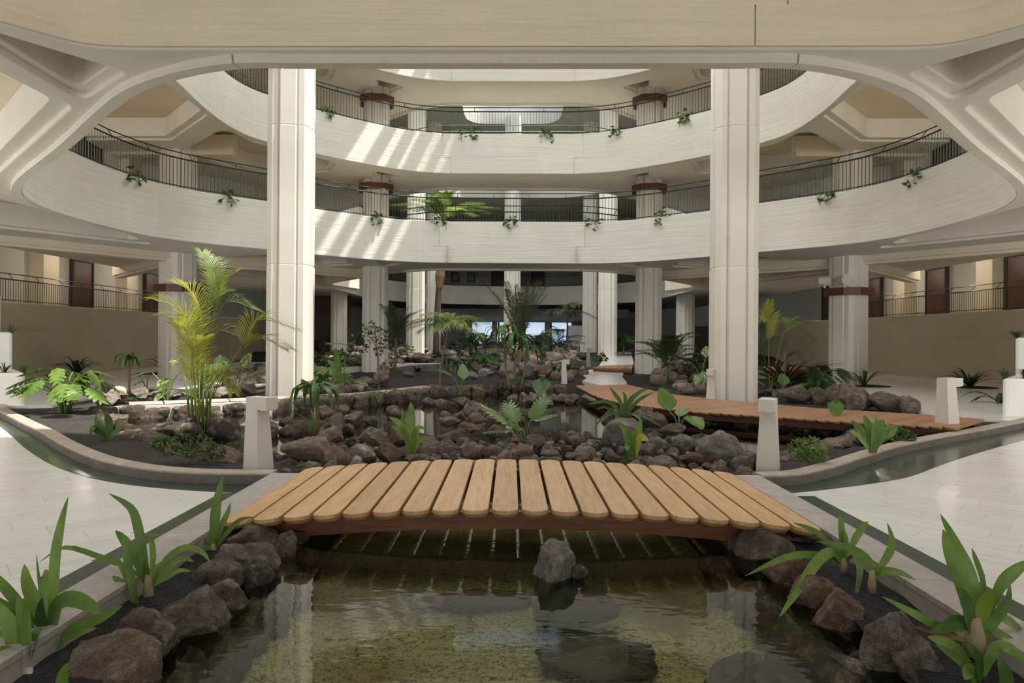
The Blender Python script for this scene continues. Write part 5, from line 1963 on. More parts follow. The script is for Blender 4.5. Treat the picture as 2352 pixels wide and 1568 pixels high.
def ribbon(pts, width, n=10, fold=0.25, face=None, prof=None, twist=0.0):
    """long leaf along a 3D line, with a crease down the middle"""
    P = catmull(pts, max(2, n // max(1, len(pts) - 1)))
    m = len(P)
    vs, fs = [], []
    for i, p in enumerate(P):
        t = (P[min(i + 1, m - 1)] - P[max(i - 1, 0)]).normalized()
        up = face if face is not None else Vector((0, 0, 1))
        w = t.cross(up)
        if w.length < 0.15:
            w = t.cross(Vector((0.3, -1, 0.2)))
        w.normalize()
        nn = w.cross(t)
        f = i / (m - 1)
        if prof:
            hw = prof(f)
        else:
            hw = (0.55 + 0.45 * min(1, f * 2.6)) * (1 - max(0, (f - 0.45) / 0.55) ** 2.2)
        hw = max(hw * width / 2, 0.0012)
        vs += [p - w * hw + nn * hw * fold, p, p + w * hw + nn * hw * fold]
    for i in range(m - 1):
        a = i * 3
        fs += [(a, a + 1, a + 4, a + 3), (a + 1, a + 2, a + 5, a + 4)]
    b = MB(); b.add(vs, fs)
    return b


def leaf(parent, pts, width, mat, name='leaf', **k):
    return put(name, ribbon(pts, width, **k), mat, parent, True)


def px_leaf(parent, pxs, d, width, mat, dd=0.0, n=14, fold=0.28):
    """strap leaf whose run is known from the photograph; dd: how much its tip comes forward or goes back"""
    o = parent.location
    m = len(pxs)
    pts = [at(x, y, d + dd * (i / (m - 1)) ** 1.5) - o for i, (x, y) in enumerate(pxs)]
    return leaf(parent, pts, width, mat, n=n, fold=fold, face=Vector((random.uniform(-0.3, 0.3), -1.0, 0.55)).normalized())


def px_plant(name, label, base, d, leaves, mat, cat='plant', bulb=None):
    root = thing(name, label, cat, at(base[0], base[1], d))
    for lf in leaves:
        pts, w = lf[0], lf[1]
        px_leaf(root, pts, d, w, M[lf[3]] if len(lf) > 3 else mat, lf[2] if len(lf) > 2 else random.uniform(-0.15, 0.15))
    if bulb:
        b = MB(); b.tube([(0, 0, -0.06), (0, 0, 0.02), (0.0, 0, bulb[1] * 0.6), (0, 0, bulb[1])], [bulb[0] * 0.75, bulb[0] * 0.8, bulb[0] * 0.6, bulb[0] * 0.4], 8)
        put('bulb', b, M['husk'], root, True)
    return root


G1 = M['leaf']
px_plant('crinum_lily', 'big strap-leaved lily with a tall upright blade, front left corner bed', (112, 1490), 3.22, [
    ([(115, 1475), (124, 1380), (130, 1280), (142, 1205), (157, 1140)], .062, .05), ([(105, 1475), (88, 1400), (64, 1340), (56, 1295)], .065, .1),
    ([(112, 1465), (118, 1390), (104, 1325), (98, 1318)], .07, .12), ([(106, 1480), (100, 1400), (90, 1330), (84, 1275)], .018, .1),
    ([(100, 1470), (50, 1395), (0, 1335), (-45, 1300)], .05, -.1), ([(98, 1475), (40, 1410), (-30, 1360)], .05, -.1), ([(95, 1482), (60, 1425), (-10, 1390)], .05, -.15, 'leafmid'),
    ([(116, 1480), (130, 1395), (165, 1375), (210, 1392), (232, 1412)], .075, -.1), ([(122, 1490), (170, 1445), (235, 1418), (282, 1390)], .055, -.05), ([(122, 1495), (160, 1462), (222, 1442)], .04, -.1),
    ([(110, 1480), (98, 1440), (95, 1400), (99, 1372)], .05, -.1, 'leafmid')], G1, bulb=(.055, .07))
px_plant('crinum_lily', 'pale green strap-leaved lily cut by the left edge of the view', (52, 1530), 3.02, [
    ([(50, 1530), (30, 1450), (0, 1385)], .075), ([(55, 1525), (56, 1440), (40, 1360)], .055), ([(60, 1525), (64, 1450), (60, 1360)], .05), ([(40, 1530), (10, 1475), (-40, 1440)], .07),
    ([(64, 1528), (80, 1460), (100, 1438)], .04), ([(46, 1530), (20, 1500), (-30, 1500)], .06)], G1)
px_plant('crinum_lily', 'strap-leaved lily with a thick pale stem, middle of the left bed', (340, 1385), 3.88, [
    ([(343, 1375), (332, 1290), (318, 1210), (300, 1165), (250, 1133)], .055, .1), ([(341, 1345), (318, 1290), (290, 1245), (265, 1218)], .062, .1), ([(342, 1340), (295, 1305), (220, 1275), (148, 1257), (90, 1292)], .032, .15),
    ([(345, 1335), (352, 1285), (349, 1245), (342, 1228)], .034, .1), ([(350, 1340), (380, 1285), (425, 1257), (465, 1268), (482, 1290)], .036, -.05), ([(350, 1340), (385, 1305), (420, 1282), (446, 1290)], .036, -.05),
    ([(350, 1345), (385, 1325), (412, 1310), (440, 1311)], .03, -.1), ([(338, 1345), (336, 1310), (337, 1280)], .04, -.05)], G1, bulb=(.042, .17))
px_plant('crinum_lily', 'small twin-bladed lily at the stone coping, left bed', (318, 1405), 3.76, [
    ([(318, 1405), (304, 1345), (292, 1280), (282, 1222)], .045, .05), ([(316, 1400), (296, 1355), (275, 1335), (258, 1322)], .045, .05), ([(314, 1395), (292, 1330), (265, 1285), (210, 1287)], .03, .1)], G1)
px_plant('crinum_lily', 'upright strap-leaved lily beside the left end of the footbridge', (490, 1264), 4.72, [
    ([(490, 1262), (494, 1210), (500, 1150), (514, 1088)], .075, .05), ([(493, 1255), (510, 1205), (522, 1180), (530, 1154)], .04, .1), ([(495, 1258), (520, 1225), (550, 1195), (583, 1187)], .036, -.1),
    ([(486, 1258), (470, 1240), (420, 1235), (300, 1223)], .035, .2), ([(486, 1260), (462, 1242), (420, 1240), (385, 1230)], .035, .15), ([(488, 1265), (462, 1280), (425, 1318), (377, 1362)], .04, -.55),
    ([(484, 1262), (465, 1268), (446, 1278)], .05, -.1)], G1, bulb=(.03, .05))
px_plant('crinum_lily', 'single broad leaf tip rising at the bottom edge, left', (146, 1600), 2.85, [([(142, 1605), (146, 1560), (156, 1522)], .055)], G1)
px_plant('crinum_lily', 'strap-leaved lily with leaves drooping over the water, right bed below the bridge', (1938, 1300), 4.42, [
    ([(1936, 1290), (1934, 1240), (1931, 1200), (1928, 1177)], .042, .05), ([(1942, 1280), (1962, 1240), (1980, 1212), (1993, 1197)], .046, .1), ([(1930, 1275), (1892, 1235), (1862, 1215), (1822, 1200)], .04, .05),
    ([(1932, 1290), (1912, 1268), (1880, 1285), (1835, 1350), (1788, 1420)], .065, -.55), ([(1930, 1292), (1890, 1276), (1810, 1278), (1712, 1322)], .046, -.3), ([(1943, 1290), (1960, 1272), (1974, 1310), (1962, 1382)], .048, -.4),
    ([(1938, 1280), (1942, 1245), (1938, 1215)], .04, .0), ([(1932, 1298), (1905, 1280), (1890, 1290)], .05, -.2)], G1, bulb=(.03, .05))
px_plant('crinum_lily', 'three-bladed young lily with a brown foot, right bed', (2003, 1348), 4.06, [
    ([(2003, 1340), (2002, 1300), (1960, 1262), (1878, 1243)], .055, .05), ([(2008, 1320), (2035, 1280), (2048, 1245), (2038, 1200)], .05, .1), ([(2008, 1328), (2030, 1312), (2065, 1315), (2104, 1332)], .045, -.1)], G1, bulb=(.03, .10))
px_plant('crinum_lily', 'large strap-leaved lily with many crossing leaves, front right corner bed', (2238, 1475), 3.26, [
    ([(2235, 1450), (2205, 1340), (2180, 1270), (2166, 1215)], .085, .1), ([(2250, 1430), (2232, 1330), (2195, 1250), (2160, 1180)], .055, .15), ([(2262, 1410), (2256, 1335), (2240, 1285), (2232, 1258)], .035, .1),
    ([(2262, 1420), (2295, 1345), (2330, 1310), (2370, 1285)], .062, 0), ([(2248, 1470), (2290, 1410), (2310, 1370), (2316, 1335)], .07, -.1), ([(2240, 1465), (2222, 1410), (2212, 1375), (2204, 1352)], .08, -.12, 'leafmid'),
    ([(2225, 1440), (2160, 1440), (2100, 1410), (2027, 1370)], .045, -.1), ([(2228, 1430), (2200, 1425), (2170, 1440), (2135, 1452)], .055, -.1, 'leafmid'), ([(2268, 1440), (2320, 1478), (2375, 1545)], .06, -.1),
    ([(2275, 1405), (2320, 1430), (2365, 1470)], .05, .1), ([(2245, 1440), (2262, 1380), (2270, 1350)], .07, -.05, 'leafbright'), ([(2222, 1470), (2160, 1455), (2100, 1438)], .03, -.05, 'dryleaf')], G1, bulb=(.06, .12))
px_plant('crinum_lily', 'low strap-leaved lily at the bottom right corner', (2245, 1560), 2.98, [
    ([(2238, 1555), (2205, 1500), (2165, 1475), (2130, 1462)], .055, -.05), ([(2250, 1565), (2242, 1510), (2218, 1478)], .06, -.05, 'leafmid'), ([(2255, 1550), (2285, 1490), (2320, 1490), (2375, 1540)], .05, -.1),
    ([(2230, 1565), (2205, 1520), (2150, 1480)], .045, -.1), ([(2310, 1610), (2302, 1555), (2290, 1518)], .09, -.1), ([(2245, 1568), (2225, 1540), (2215, 1560)], .06, -.1)], G1)
px_plant('canna', 'broad-leaved green canna rising from the rock heap, left of centre', (945, 1045), 8.05, [
    ([(943, 1045), (941, 1000), (945, 960), (943, 922)], .125, .1), ([(945, 1040), (928, 995), (915, 970), (893, 957)], .085), ([(943, 1030), (925, 995), (912, 985), (897, 980)], .07), ([(948, 1040), (953, 1000), (962, 982), (980, 987)], .065),
    ([(948, 1042), (956, 1018), (966, 1008), (974, 1002)], .085), ([(940, 1030), (932, 990), (926, 972), (924, 936)], .06, .1), ([(946, 1050), (935, 1045), (930, 1048)], .06)], M['leaf'])
px_plant('canna', 'broad-leaved canna with one yellowing leaf before the big pitted boulder', (1455, 1058), 7.75, [
    ([(1452, 1056), (1446, 1020), (1436, 990), (1421, 968)], .085), ([(1456, 1052), (1462, 1010), (1468, 985), (1471, 960)], .085, .1), ([(1457, 1050), (1466, 1015), (1476, 1006), (1489, 1012)], .10, -.1, 'yellowleaf'),
    ([(1453, 1048), (1447, 1025), (1442, 1022), (1440, 1036)], .09, -.1), ([(1454, 1050), (1452, 1010), (1460, 985)], .08)], M['leaf'])
px_plant('spider_lily', 'dark green spidery strap plant on an islet in the pond', (1432, 968), 11.4, [
    ([(1430, 965), (1415, 935), (1390, 922), (1350, 928)], .07), ([(1432, 962), (1425, 925), (1412, 905), (1400, 888)], .07), ([(1435, 962), (1450, 920), (1470, 900), (1490, 893)], .07, .3), ([(1436, 962), (1455, 930), (1478, 912), (1502, 900)], .06, .3),
    ([(1430, 966), (1405, 950), (1380, 965), (1362, 985)], .05, -.3), ([(1436, 966), (1460, 950), (1490, 962), (1524, 982)], .05, -.3), ([(1428, 965), (1400, 940), (1385, 935), (1368, 940)], .05), ([(1432, 960), (1436, 915), (1430, 900)], .06),
    ([(1436, 968), (1450, 950), (1468, 960), (1475, 975)], .05, -.3), ([(1430, 968), (1418, 955), (1410, 975)], .05, -.3), ([(1434, 965), (1442, 925), (1455, 905)], .05)], M['leafmid'])
px_plant('clivia', 'small bright clivia on the black gravel, front left of the pond', (245, 1022), 9.3, [
    ([(244, 1020), (235, 985), (225, 965), (222, 952)], .10), ([(246, 1020), (252, 985), (248, 960), (240, 950)], .10), ([(248, 1018), (262, 990), (272, 972), (287, 962)], .09), ([(242, 1018), (225, 990), (215, 982), (208, 1000)], .09),
    ([(248, 1020), (265, 985), (270, 965)], .09), ([(246, 1020), (258, 1000), (275, 985), (290, 968)], .08, -.2)], M['leafmid'])
px_plant('clivia', 'bright green broad-strap clivia on the gravel, front right of the pond', (2004, 1042), 8.45, [
    ([(2002, 1040), (1985, 1000), (1970, 980), (1955, 965)], .10), ([(2003, 1040), (1998, 990), (1990, 970), (1983, 953)], .11), ([(2006, 1040), (2015, 995), (2022, 975), (2030, 963)], .11), ([(2006, 1038), (2025, 1000), (2040, 985), (2058, 978)], .09),
    ([(2000, 1035), (1975, 1005), (1960, 995), (1950, 990)], .08, -.2), ([(2004, 1040), (2008, 985), (2010, 965), (2004, 952)], .10), ([(2006, 1036), (2030, 1005), (2050, 995), (2062, 978)], .07, .2)], M['leaf'])


def strap_plant(name, label, p, n, length, width, mat, seed, lift=0.9, droop=0.7, cat='plant', spread=1.0):
    rnd = random.Random(seed)
    root = thing(name, label, cat, p)
    for k in range(n):
        a = 2.4 * k + rnd.uniform(-0.3, 0.3)
        L = length * rnd.uniform(0.7, 1.1)
        e = lift * rnd.uniform(0.75, 1.1) * (1 if k > n * 0.3 else 1.25)
        h = Vector((math.cos(a), math.sin(a), 0)) * spread
        pts = [Vector((0, 0, -0.02))]
        for f in (0.33, 0.66, 1.0):
            pts.append(h * (L * f * math.cos(min(1.45, e))) * (1 + 0.35 * f) + Vector((0, 0, L * (f * math.sin(min(1.5, e)) - droop * 0.62 * f * f * f))))
        leaf(root, pts, width * rnd.uniform(0.8, 1.15), mat, n=9)
    return root


def soil_disc(p, r, label):
    b = MB(); b.tube([(0, 0, -0.02), (0, 0, 0.012)], [r, r * 0.96], 20)
    o = put('planting_hole', b, M['soil'], loc=(p.x, p.y, p.z), kind='structure')
    return tag(o, label, 'soil')


q = gp(176, 860, 0.10); soil_disc(q, 0.95, 'round dark planting hole in the pale floor at the far left')
strap_plant('crinum_lily', 'dark strap-leaved lily in a round hole before the left gallery wall', q, 18, 1.15, .10, M['leafdark'], 1, .95, .8)
rock('rock', ROCKS['rockdark'][1], (q.x - 0.45, q.y - 0.3, 0.2), (0.5, 0.45, 0.3)); tag(bpy.data.objects[-1] if False else COL.objects[-1], 'small dark rock beside the dark lily in the round hole', 'rock')
q = gp(380, 857, 0.10); soil_disc(q, 1.0, 'round dark planting hole beside the column with the collar')
strap_plant('crinum_lily', 'dark strap-leaved lily in a hole at the foot of the left collar column', q, 14, 1.3, .10, M['leafdark'], 2, .95, .8)
q = gp(1985, 886, 0.10); soil_disc(q, 0.75, 'round dark planting hole at the foot of the right collar column')
strap_plant('crinum_lily', 'thin strap-leaved lily in a round hole at the foot of the right collar column', q, 11, 0.95, .08, M['leafmid'], 3, 1.0, .6)
q = gp(2228, 889, 0.10); soil_disc(q, 0.75, 'round dark planting hole in the pale floor at the far right')
strap_plant('crinum_lily', 'dark strap-leaved lily in a round hole before the right gallery wall', q, 20, 1.05, .09, M['leafdark'], 4, .85, .5)
q = gp(2296, 925, 0.10)
strap_plant('crinum_lily', 'dark drooping strap-leaved lily beside the lowest right planter', q, 12, 0.85, .085, M['leafdark'], 5, .75, 1.2)
q = gp(1878, 905, 0.06)
strap_plant('crinum_lily', 'strap-leaved lily before the dark philodendron on the right', q, 13, 0.95, .085, M['leafmid'], 6, .9, .8)
q = gp(1828, 897, 0.06)
strap_plant('crinum_lily', 'low dark strap-leaved lily left of the right philodendron', q, 12, 0.8, .08, M['leafdark'], 61, .7, .8)
for k, (s, xi, y0, z1, dep) in enumerate(PLANTERS[:2] + PLANTERS[3:5]):
    for j in range(2 if k % 2 == 0 else 1):
        strap_plant('spider_grass', ('fine grassy tuft in the %s %s planter%s' % (('lowest', 'middle')[k % 2], 'left' if s < 0 else 'right', (', nearer the court', ', farther from the court')[j])), Vector((s * (xi + 0.42 + 0.5 * j), y0 + 0.5 + 0.15 * j, z1 - 0.05)), 34, 0.42, .016, M['leafmid'] if s < 0 else M['leafdark'], 70 + k * 3 + j, 1.15, .75)


# --- palms
def frond_mesh(name, pts, leaf_len, n, width, mat, droop=0.35, vshape=0.35, seed=0, start=0.22):
    rnd = random.Random(seed)
    P = catmull(pts, 8)
    m = len(P)
    b = MB()
    b.tube(P, [max(0.003, width * 0.38 * (1 - i / m) + 0.003) for i in range(m)], 4)
    for k in range(n):
        f = start + (1 - start) * (k + 0.5) / n
        x = f * (m - 1)
        i = min(m - 2, int(x))
        p = P[i].lerp(P[i + 1], x - i)
        t = (P[i + 1] - P[i]).normalized()
        s = t.cross(Vector((0, 0, 1)))
        if s.length < 0.1:
            s = Vector((1, 0, 0))
        s.normalize()
        u = s.cross(t)
        L = leaf_len * (0.35 + 0.65 * math.sin(math.pi * min(1, (f - start) / (1 - start) * 0.82 + 0.16))) * rnd.uniform(0.9, 1.08)
        for sg in (-1, 1):
            d = (t * (0.62 + 0.5 * f) + s * sg * (1.0 - 0.35 * f) + u * vshape).normalized()
            tip = p + d * L + Vector((0, 0, -droop * L * rnd.uniform(0.7, 1.3)))
            mid = p + d * L * 0.5 + Vector((0, 0, -droop * L * 0.18))
            w = width * rnd.uniform(0.8, 1.1)
            wv = d.cross(u).normalized() * w / 2
            b.add([p - wv * 0.5, p + wv * 0.5, mid + wv, mid - wv, tip], [(0, 1, 2, 3), (3, 2, 4)])
    return b.mesh(name, mat)


def palm(name, label, p, trunk, fronds, length, leaf_len, mat, seed, stems=1, n=26, width=0.02, lift=(0.5, 1.3), droop=0.3, arch_=0.45, tmat='bark', r=0.05, cat='palm', az=None, spread=0.16, top=None):
    """trunk: height of the bare trunk; fronds rise and arch from its top"""
    rnd = random.Random(seed)
    root = thing(name, label, cat, p)
    for sidx in range(stems):
        bx, by = (rnd.uniform(-spread, spread), rnd.uniform(-spread, spread)) if stems > 1 else (0, 0)
        h = trunk * (rnd.uniform(0.75, 1.1) if stems > 1 else 1)
        tp = Vector((bx * 1.4 + (top[0] if top else 0), by * 1.4 + (top[1] if top else 0), h))
        if h > 0.05:
            b = MB(); b.tube(catmull([(bx, by, -0.1), (bx + tp.x * 0.1, by + tp.y * 0.1, h * 0.3), (bx + (tp.x - bx) * 0.45 + 0.02, by + (tp.y - by) * 0.45, h * 0.65), tuple(tp)], 4), [r * (1.15 - 0.35 * i / 12) for i in range(13)], 7)
            put('stem' if r < 0.045 else 'trunk', b, M[tmat], root, True)
        k_n = fronds // stems
        for k in range(k_n):
            a = (2.4 * k + rnd.uniform(-0.35, 0.35) + sidx * 1.1) if az is None else az[(k + sidx * k_n) % len(az)] + rnd.uniform(-0.12, 0.12)
            e = lift[0] + (lift[1] - lift[0]) * rnd.random()
            L = length * rnd.uniform(0.78, 1.1)
            hdir = Vector((math.cos(a), math.sin(a), 0))
            pts = [tp.copy()]
            for f in (0.3, 0.62, 1.0):
                pts.append(tp + hdir * L * f * math.cos(e) * (1 + 0.3 * f) + Vector((0, 0, L * (f * math.sin(e) - arch_ * f ** 2.3))))
            put('frond', frond_mesh('frond', pts, leaf_len, n, width, mat, droop, 0.3, seed * 31 + sidx * 7 + k), None, root)
    return root


# the big yellow-green palm standing in the pond: fronds set out as the photograph shows them
q = gp(455, 982, 0.05)
root = thing('palm', 'big yellow-green feather palm with many stems standing in the pond at the left', 'palm', q)
D = q.y
for k, (pts, ll, dd, st) in enumerate([
    ([(452, 960), (446, 860), (436, 780), (405, 708), (358, 690)], .62, -.3, .50), ([(455, 960), (456, 850), (464, 750), (446, 676), (402, 650)], .55, .2, .52), ([(458, 960), (478, 830), (494, 700), (490, 625), (466, 580)], .46, .5, .60),
    ([(458, 960), (480, 820), (500, 725), (530, 692), (590, 712)], .50, .2, .55), ([(462, 960), (500, 880), (552, 800), (590, 735), (678, 755)], .55, -.3, .58), ([(462, 960), (505, 880), (555, 805), (600, 778), (656, 800)], .48, -.5, .60),
    ([(454, 960), (448, 890), (440, 820), (428, 765), (408, 740)], .62, -.6, .40), ([(456, 960), (470, 840), (492, 720), (508, 650), (548, 622)], .46, .4, .58), ([(456, 960), (462, 905), (482, 862), (510, 845), (545, 850)], .40, -.5, .40),
    ([(458, 960), (470, 910), (495, 868), (522, 862), (535, 900)], .34, -.6, .40), ([(452, 960), (444, 900), (440, 850), (446, 800), (468, 775)], .46, -.4, .42), ([(455, 960), (458, 850), (462, 760), (480, 700), (520, 672)], .52, .1, .52),
    ([(453, 960), (446, 860), (440, 770), (425, 725), (385, 722)], .55, -.5, .48), ([(456, 960), (462, 880), (478, 800), (505, 760), (540, 770)], .46, .3, .5)]):
    P3 = [at(x, y, D + dd * (i / 4) ** 1.3) - q for i, (x, y) in enumerate(pts)]
    o = put('frond', frond_mesh('frond', P3, ll, 28, 0.021, M['palmgreen'] if k in (2, 3, 8, 11, 13) else M['palm'], 0.30, 0.35, k, st - 0.06), None, root)
for k in range(7):
    dx = -0.14 + 0.05 * k
    b = MB(); b.tube([(dx, 0.03 * (k % 3), -0.1), (dx * 1.2, 0, 0.5), (dx * 1.8, 0, 1.0)], [0.024, 0.018, 0.010], 6); put('stem', b, M['stem'], root, True)

Z1 = far_z
q = gp(908, 852, 0.2)
palm('palm', 'wiry grey-green feather palm on a thin trunk before the far left column', q, 1.25, 20, 1.95, 0.46, M['palmgrey'], 12, 1, 30, .016, (0.6, 1.45), .45, .36, r=.05)
q = gp(1010, 888, 0.14)
palm('palm', 'small palm with a curved thin trunk and drooping green crown at the pond wall', q, 1.72, 15, 0.95, 0.42, M['palmgreen'], 13, 1, 20, .026, (0.1, 1.0), .7, .5, r=.03, top=(0.25, 0))
q = gp(1195, 868, 0.18)
palm('palm', 'tall feathery palm with upright fronds at the centre of the garden', Vector((q.x, 24.0, 0.3)), 0.9, 14, 3.0, 0.62, M['palmgrey'], 14, 1, 34, .024, (1.15, 1.52), .5, .22, r=.05)
palm('palm', 'thin palm with one drooping feathery crown against the sea windows', Vector((3.1, 38, 0.7)), 2.1, 8, 1.6, 0.6, M['palmgrey'], 15, 1, 24, .03, (0.5, 1.3), .6, .6, 'barkdark', r=.05)
q = at(1002, 800, 34.5)
palm('palm', 'tall slender palm trunk whose crown fans out above the lowest far parapet', Vector((q.x, 34.5, 0.6)), 6.8, 22, 2.5, 0.75, M['palmgreen'], 16, 1, 34, .04, (0.35, 1.45), .4, .40, 'barkdark', r=.15, top=(0.35, 0))
hd = MB(); hd.tube([(0.14, 0, 3.4), (0.17, 0, 4.0), (0.2, 0, 4.5)], [0.16, 0.26, 0.2], 8)
put('dry_husk', hd, M['bark'], COL.objects['palm.005'] if 'palm.005' in COL.objects else None)
q = gp(1540, 868, 0.28)
palm('palm', 'clumping green feather palm between the two right columns', Vector((q.x, q.y, 0.32)), 0.35, 18, 1.75, 0.5, M['palmdark'], 17, 3, 26, .026, (0.55, 1.4), .35, .42, 'stem', r=.025)
q = gp(1768, 900, 0.1)
root = thing('palm', 'young palm with a broad upright fan leaf beside the right tall column', 'palm', q)
D = q.y
for k, (pts, ll, dd, w) in enumerate([
    ([(1768, 895), (1766, 820), (1765, 770), (1764, 735), (1770, 695)], .55, .1, .05), ([(1770, 895), (1785, 820), (1800, 770), (1830, 750), (1868, 780)], .5, -.3, .035), ([(1766, 895), (1755, 820), (1745, 775), (1738, 750), (1735, 730)], .5, .1, .04),
    ([(1772, 895), (1795, 830), (1815, 790), (1840, 785), (1870, 820)], .45, -.4, .03), ([(1764, 895), (1752, 840), (1745, 800), (1748, 770), (1755, 745)], .4, -.3, .035), ([(1772, 895), (1790, 810), (1805, 750), (1820, 735), (1850, 740)], .45, .4, .03),
    ([(1770, 895), (1790, 850), (1810, 820), (1830, 815), (1850, 850)], .4, -.5, .03)]):
    P3 = [at(x, y, D + dd * (i / 4) ** 1.3) - q for i, (x, y) in enumerate(pts)]
    put('frond', frond_mesh('frond', P3, ll, 30, w * 0.75, M['palm'] if k == 0 else (M['palmgreen'] if k % 2 else M['palmdark']), 0.2, 0.25, 60 + k, 0.44), None, root)
b = MB(); b.tube([(0.35, 0.1, -0.1), (0.42, 0.1, 0.6), (0.45, 0.1, 1.05)], [0.06, 0.05, 0.04], 7); put('trunk', b, M['bark'], root, True)
strap_plant('cordyline', 'spiky dark red-brown cordyline behind the young fan palm', gp(1800, 886, 0.25), 70, 1.5, .06, M['redleaf'], 8, .7, .4)

far_specs = [(1100, 800, 46, 1.3, 'thin dark dracaena silhouette at the left sea window'), (1130, 796, 44, 1.5, 'bushy dark palm before the second sea window'), (1160, 800, 40, 1.1, 'low dark palm left of the centre column'),
             (1250, 800, 44, 1.6, 'dark spiky shrub before the third sea window'), (1270, 798, 40, 2.0, 'tall dark dracaena before the right sea window'), (1228, 800, 46, 1.5, 'dark feathery shrub right of the centre column'), (1075, 802, 40, 0.8, 'low dark shrub left of the sea windows')]
for k, (px, py, d, L, lb) in enumerate(far_specs):
    q = at(px, py, d); q.z = far_z(q.x, d) - 0.05
    palm('palm', lb, q, 0.5, 14, L, 0.34 * L, M['palmdark'], 200 + k, 2, 12, .06, (0.5, 1.45), .5, .45, 'barkdark', r=.05, spread=.4)
q = at(1115, 838, 25); q.z = 0.35
palm('palm', 'small bright mop-headed palm on the far bed left of centre', q, 0.45, 13, 0.6, 0.34, M['leafmid'], 33, 1, 12, .05, (0.0, 1.0), .5, .5, r=.04)
q = at(1432, 800, 40); q.z = 0.7
palm('palm', 'bright green palm right of the far white path', q, 0.4, 15, 1.3, 0.5, M['leafmid'], 34, 1, 18, .06, (0.4, 1.3), .5, .45, r=.05)


# --- dracaenas with drooping broad leaves
def dracaena(label, p, h, n, L, w, mat, seed, stems=1, lean=(0, 0)):
    rnd = random.Random(seed)
    root = thing('dracaena', label, 'plant', p)
    for s in range(stems):
        ox = (s - (stems - 1) / 2) * 0.28
        hh = h * (1 - 0.18 * s)
        tp = Vector((ox + lean[0], lean[1], hh))
        b = MB(); b.tube(catmull([(ox * 0.5, 0, -0.08), (ox, 0.02, hh * 0.5), tuple(tp)], 4), [0.034, 0.032, 0.03, 0.03, 0.028, 0.026, 0.025, 0.024, 0.022], 7); put('stem', b, M['bark'], root, True)
        for k in range(n):
            a = 2.4 * k + rnd.uniform(-0.3, 0.3)
            l = L * rnd.uniform(0.75, 1.1)
            e = rnd.uniform(0.35, 1.2)
            hd_ = Vector((math.cos(a), math.sin(a), 0))
            z0 = Vector((0, 0, -0.25 * hh * rnd.random() * 0.5))
            pts = [tp + z0, tp + z0 + hd_ * l * 0.28 * math.cos(e) + Vector((0, 0, l * 0.30 * math.sin(e))), tp + z0 + hd_ * l * 0.55 + Vector((0, 0, l * 0.1)), tp + z0 + hd_ * l * 0.66 + Vector((0, 0, -l * 0.42 * rnd.uniform(0.6, 1.2)))]
            leaf(root, pts, w * rnd.uniform(0.85, 1.1), mat, n=9, prof=lambda f: max(0.05, math.sin(math.pi * min(1, 0.12 + f * 0.88)) ** 0.7))
    return root


q = gp(728, 990, 0.05); dracaena('dracaena with a tan stem and broad drooping leaves on an islet in the pond', q, 0.62, 15, 0.62, .10, M['leafmid'], 41)
strap_plant('canna', 'light green leafy shoot at the foot of the pond dracaena', gp(722, 1000, 0.03), 6, 0.6, .06, M['leaf'], 42, 1.1, .5)
q = gp(296, 905, 0.1); dracaena('slender young dracaena with a brown stem on the left bed', q, 0.85, 9, 0.5, .12, M['leafmid'], 43)
q = gp(1182, 890, 0.15); dracaena('clump of dracaenas with hanging leaves at the centre of the garden', Vector((q.x, q.y, 0.18)), 1.55, 16, 0.85, .085, M['leafmid'], 44, 3)
q = gp(1040, 862, 0.2); dracaena('small dark dracaena on bare reddish stems on the black gravel', q, 0.45, 12, 0.6, .07, M['leafdark'], 45, 2)


# --- broad heart-shaped leaves
def heart_mesh(L, W, mat, seed=0, cup=0.15, droop=0.25):
    rnd = random.Random(seed)
    vs, fs = [(0, 0, 0)], []
    n = 20
    rings = 3
    for r in range(1, rings + 1):
        for k in range(n):
            a = 2 * math.pi * k / n
            f = r / rings
            x = math.sin(a)
            y = -math.cos(a)
            rad = 1.0
            ly = (y * 0.62 + 0.38) * L if y > 0 else y * 0.26 * L + 0.38 * L * (1 - 0)
            if abs(a) < 0.3 or abs(a - 2 * math.pi) < 0.3:
                ly = 0.06 * L
            wx = x * W / 2 * (1 - 0.35 * max(0, y))
            px, py = wx * f, (ly - 0.0) * f + (0.0)
            z = cup * abs(px) - droop * (py / L) ** 2 * L * 0.5 + 0.012 * L * math.sin(a * 8) * f
            vs.append((px, py, z))
    for k in range(n):
        fs.append((0, 1 + k, 1 + (k + 1) % n))
    for r in range(rings - 1):
        for k in range(n):
            a, b_ = 1 + r * n + k, 1 + r * n + (k + 1) % n
            fs.append((a, a + n, b_ + n, b_))
    b = MB(); b.add(vs, fs)
    return b.mesh('heart_leaf', mat, True)


def aroid(label, p, leaves, name='elephant_ear', mat='leaf', cat='plant'):
    """leaves: (dx, height, dy, length, width, heading, tilt)"""
    root = thing(name, label, cat, p)
    for k, (dx, h, dy, L, W, head, tilt) in enumerate(leaves):
        b = MB(); b.tube(catmull([(0, 0, -0.04), (dx * 0.35, dy * 0.35, h * 0.6), (dx, dy, h)], 4), [0.016] * 4 + [0.012] * 4 + [0.008], 5); put('petiole', b, M['stem'], root, True)
        put('leaf', heart_mesh(L, W, M[mat], k), None, root, loc=(dx, dy, h), rot=(tilt, 0, head))
    return root


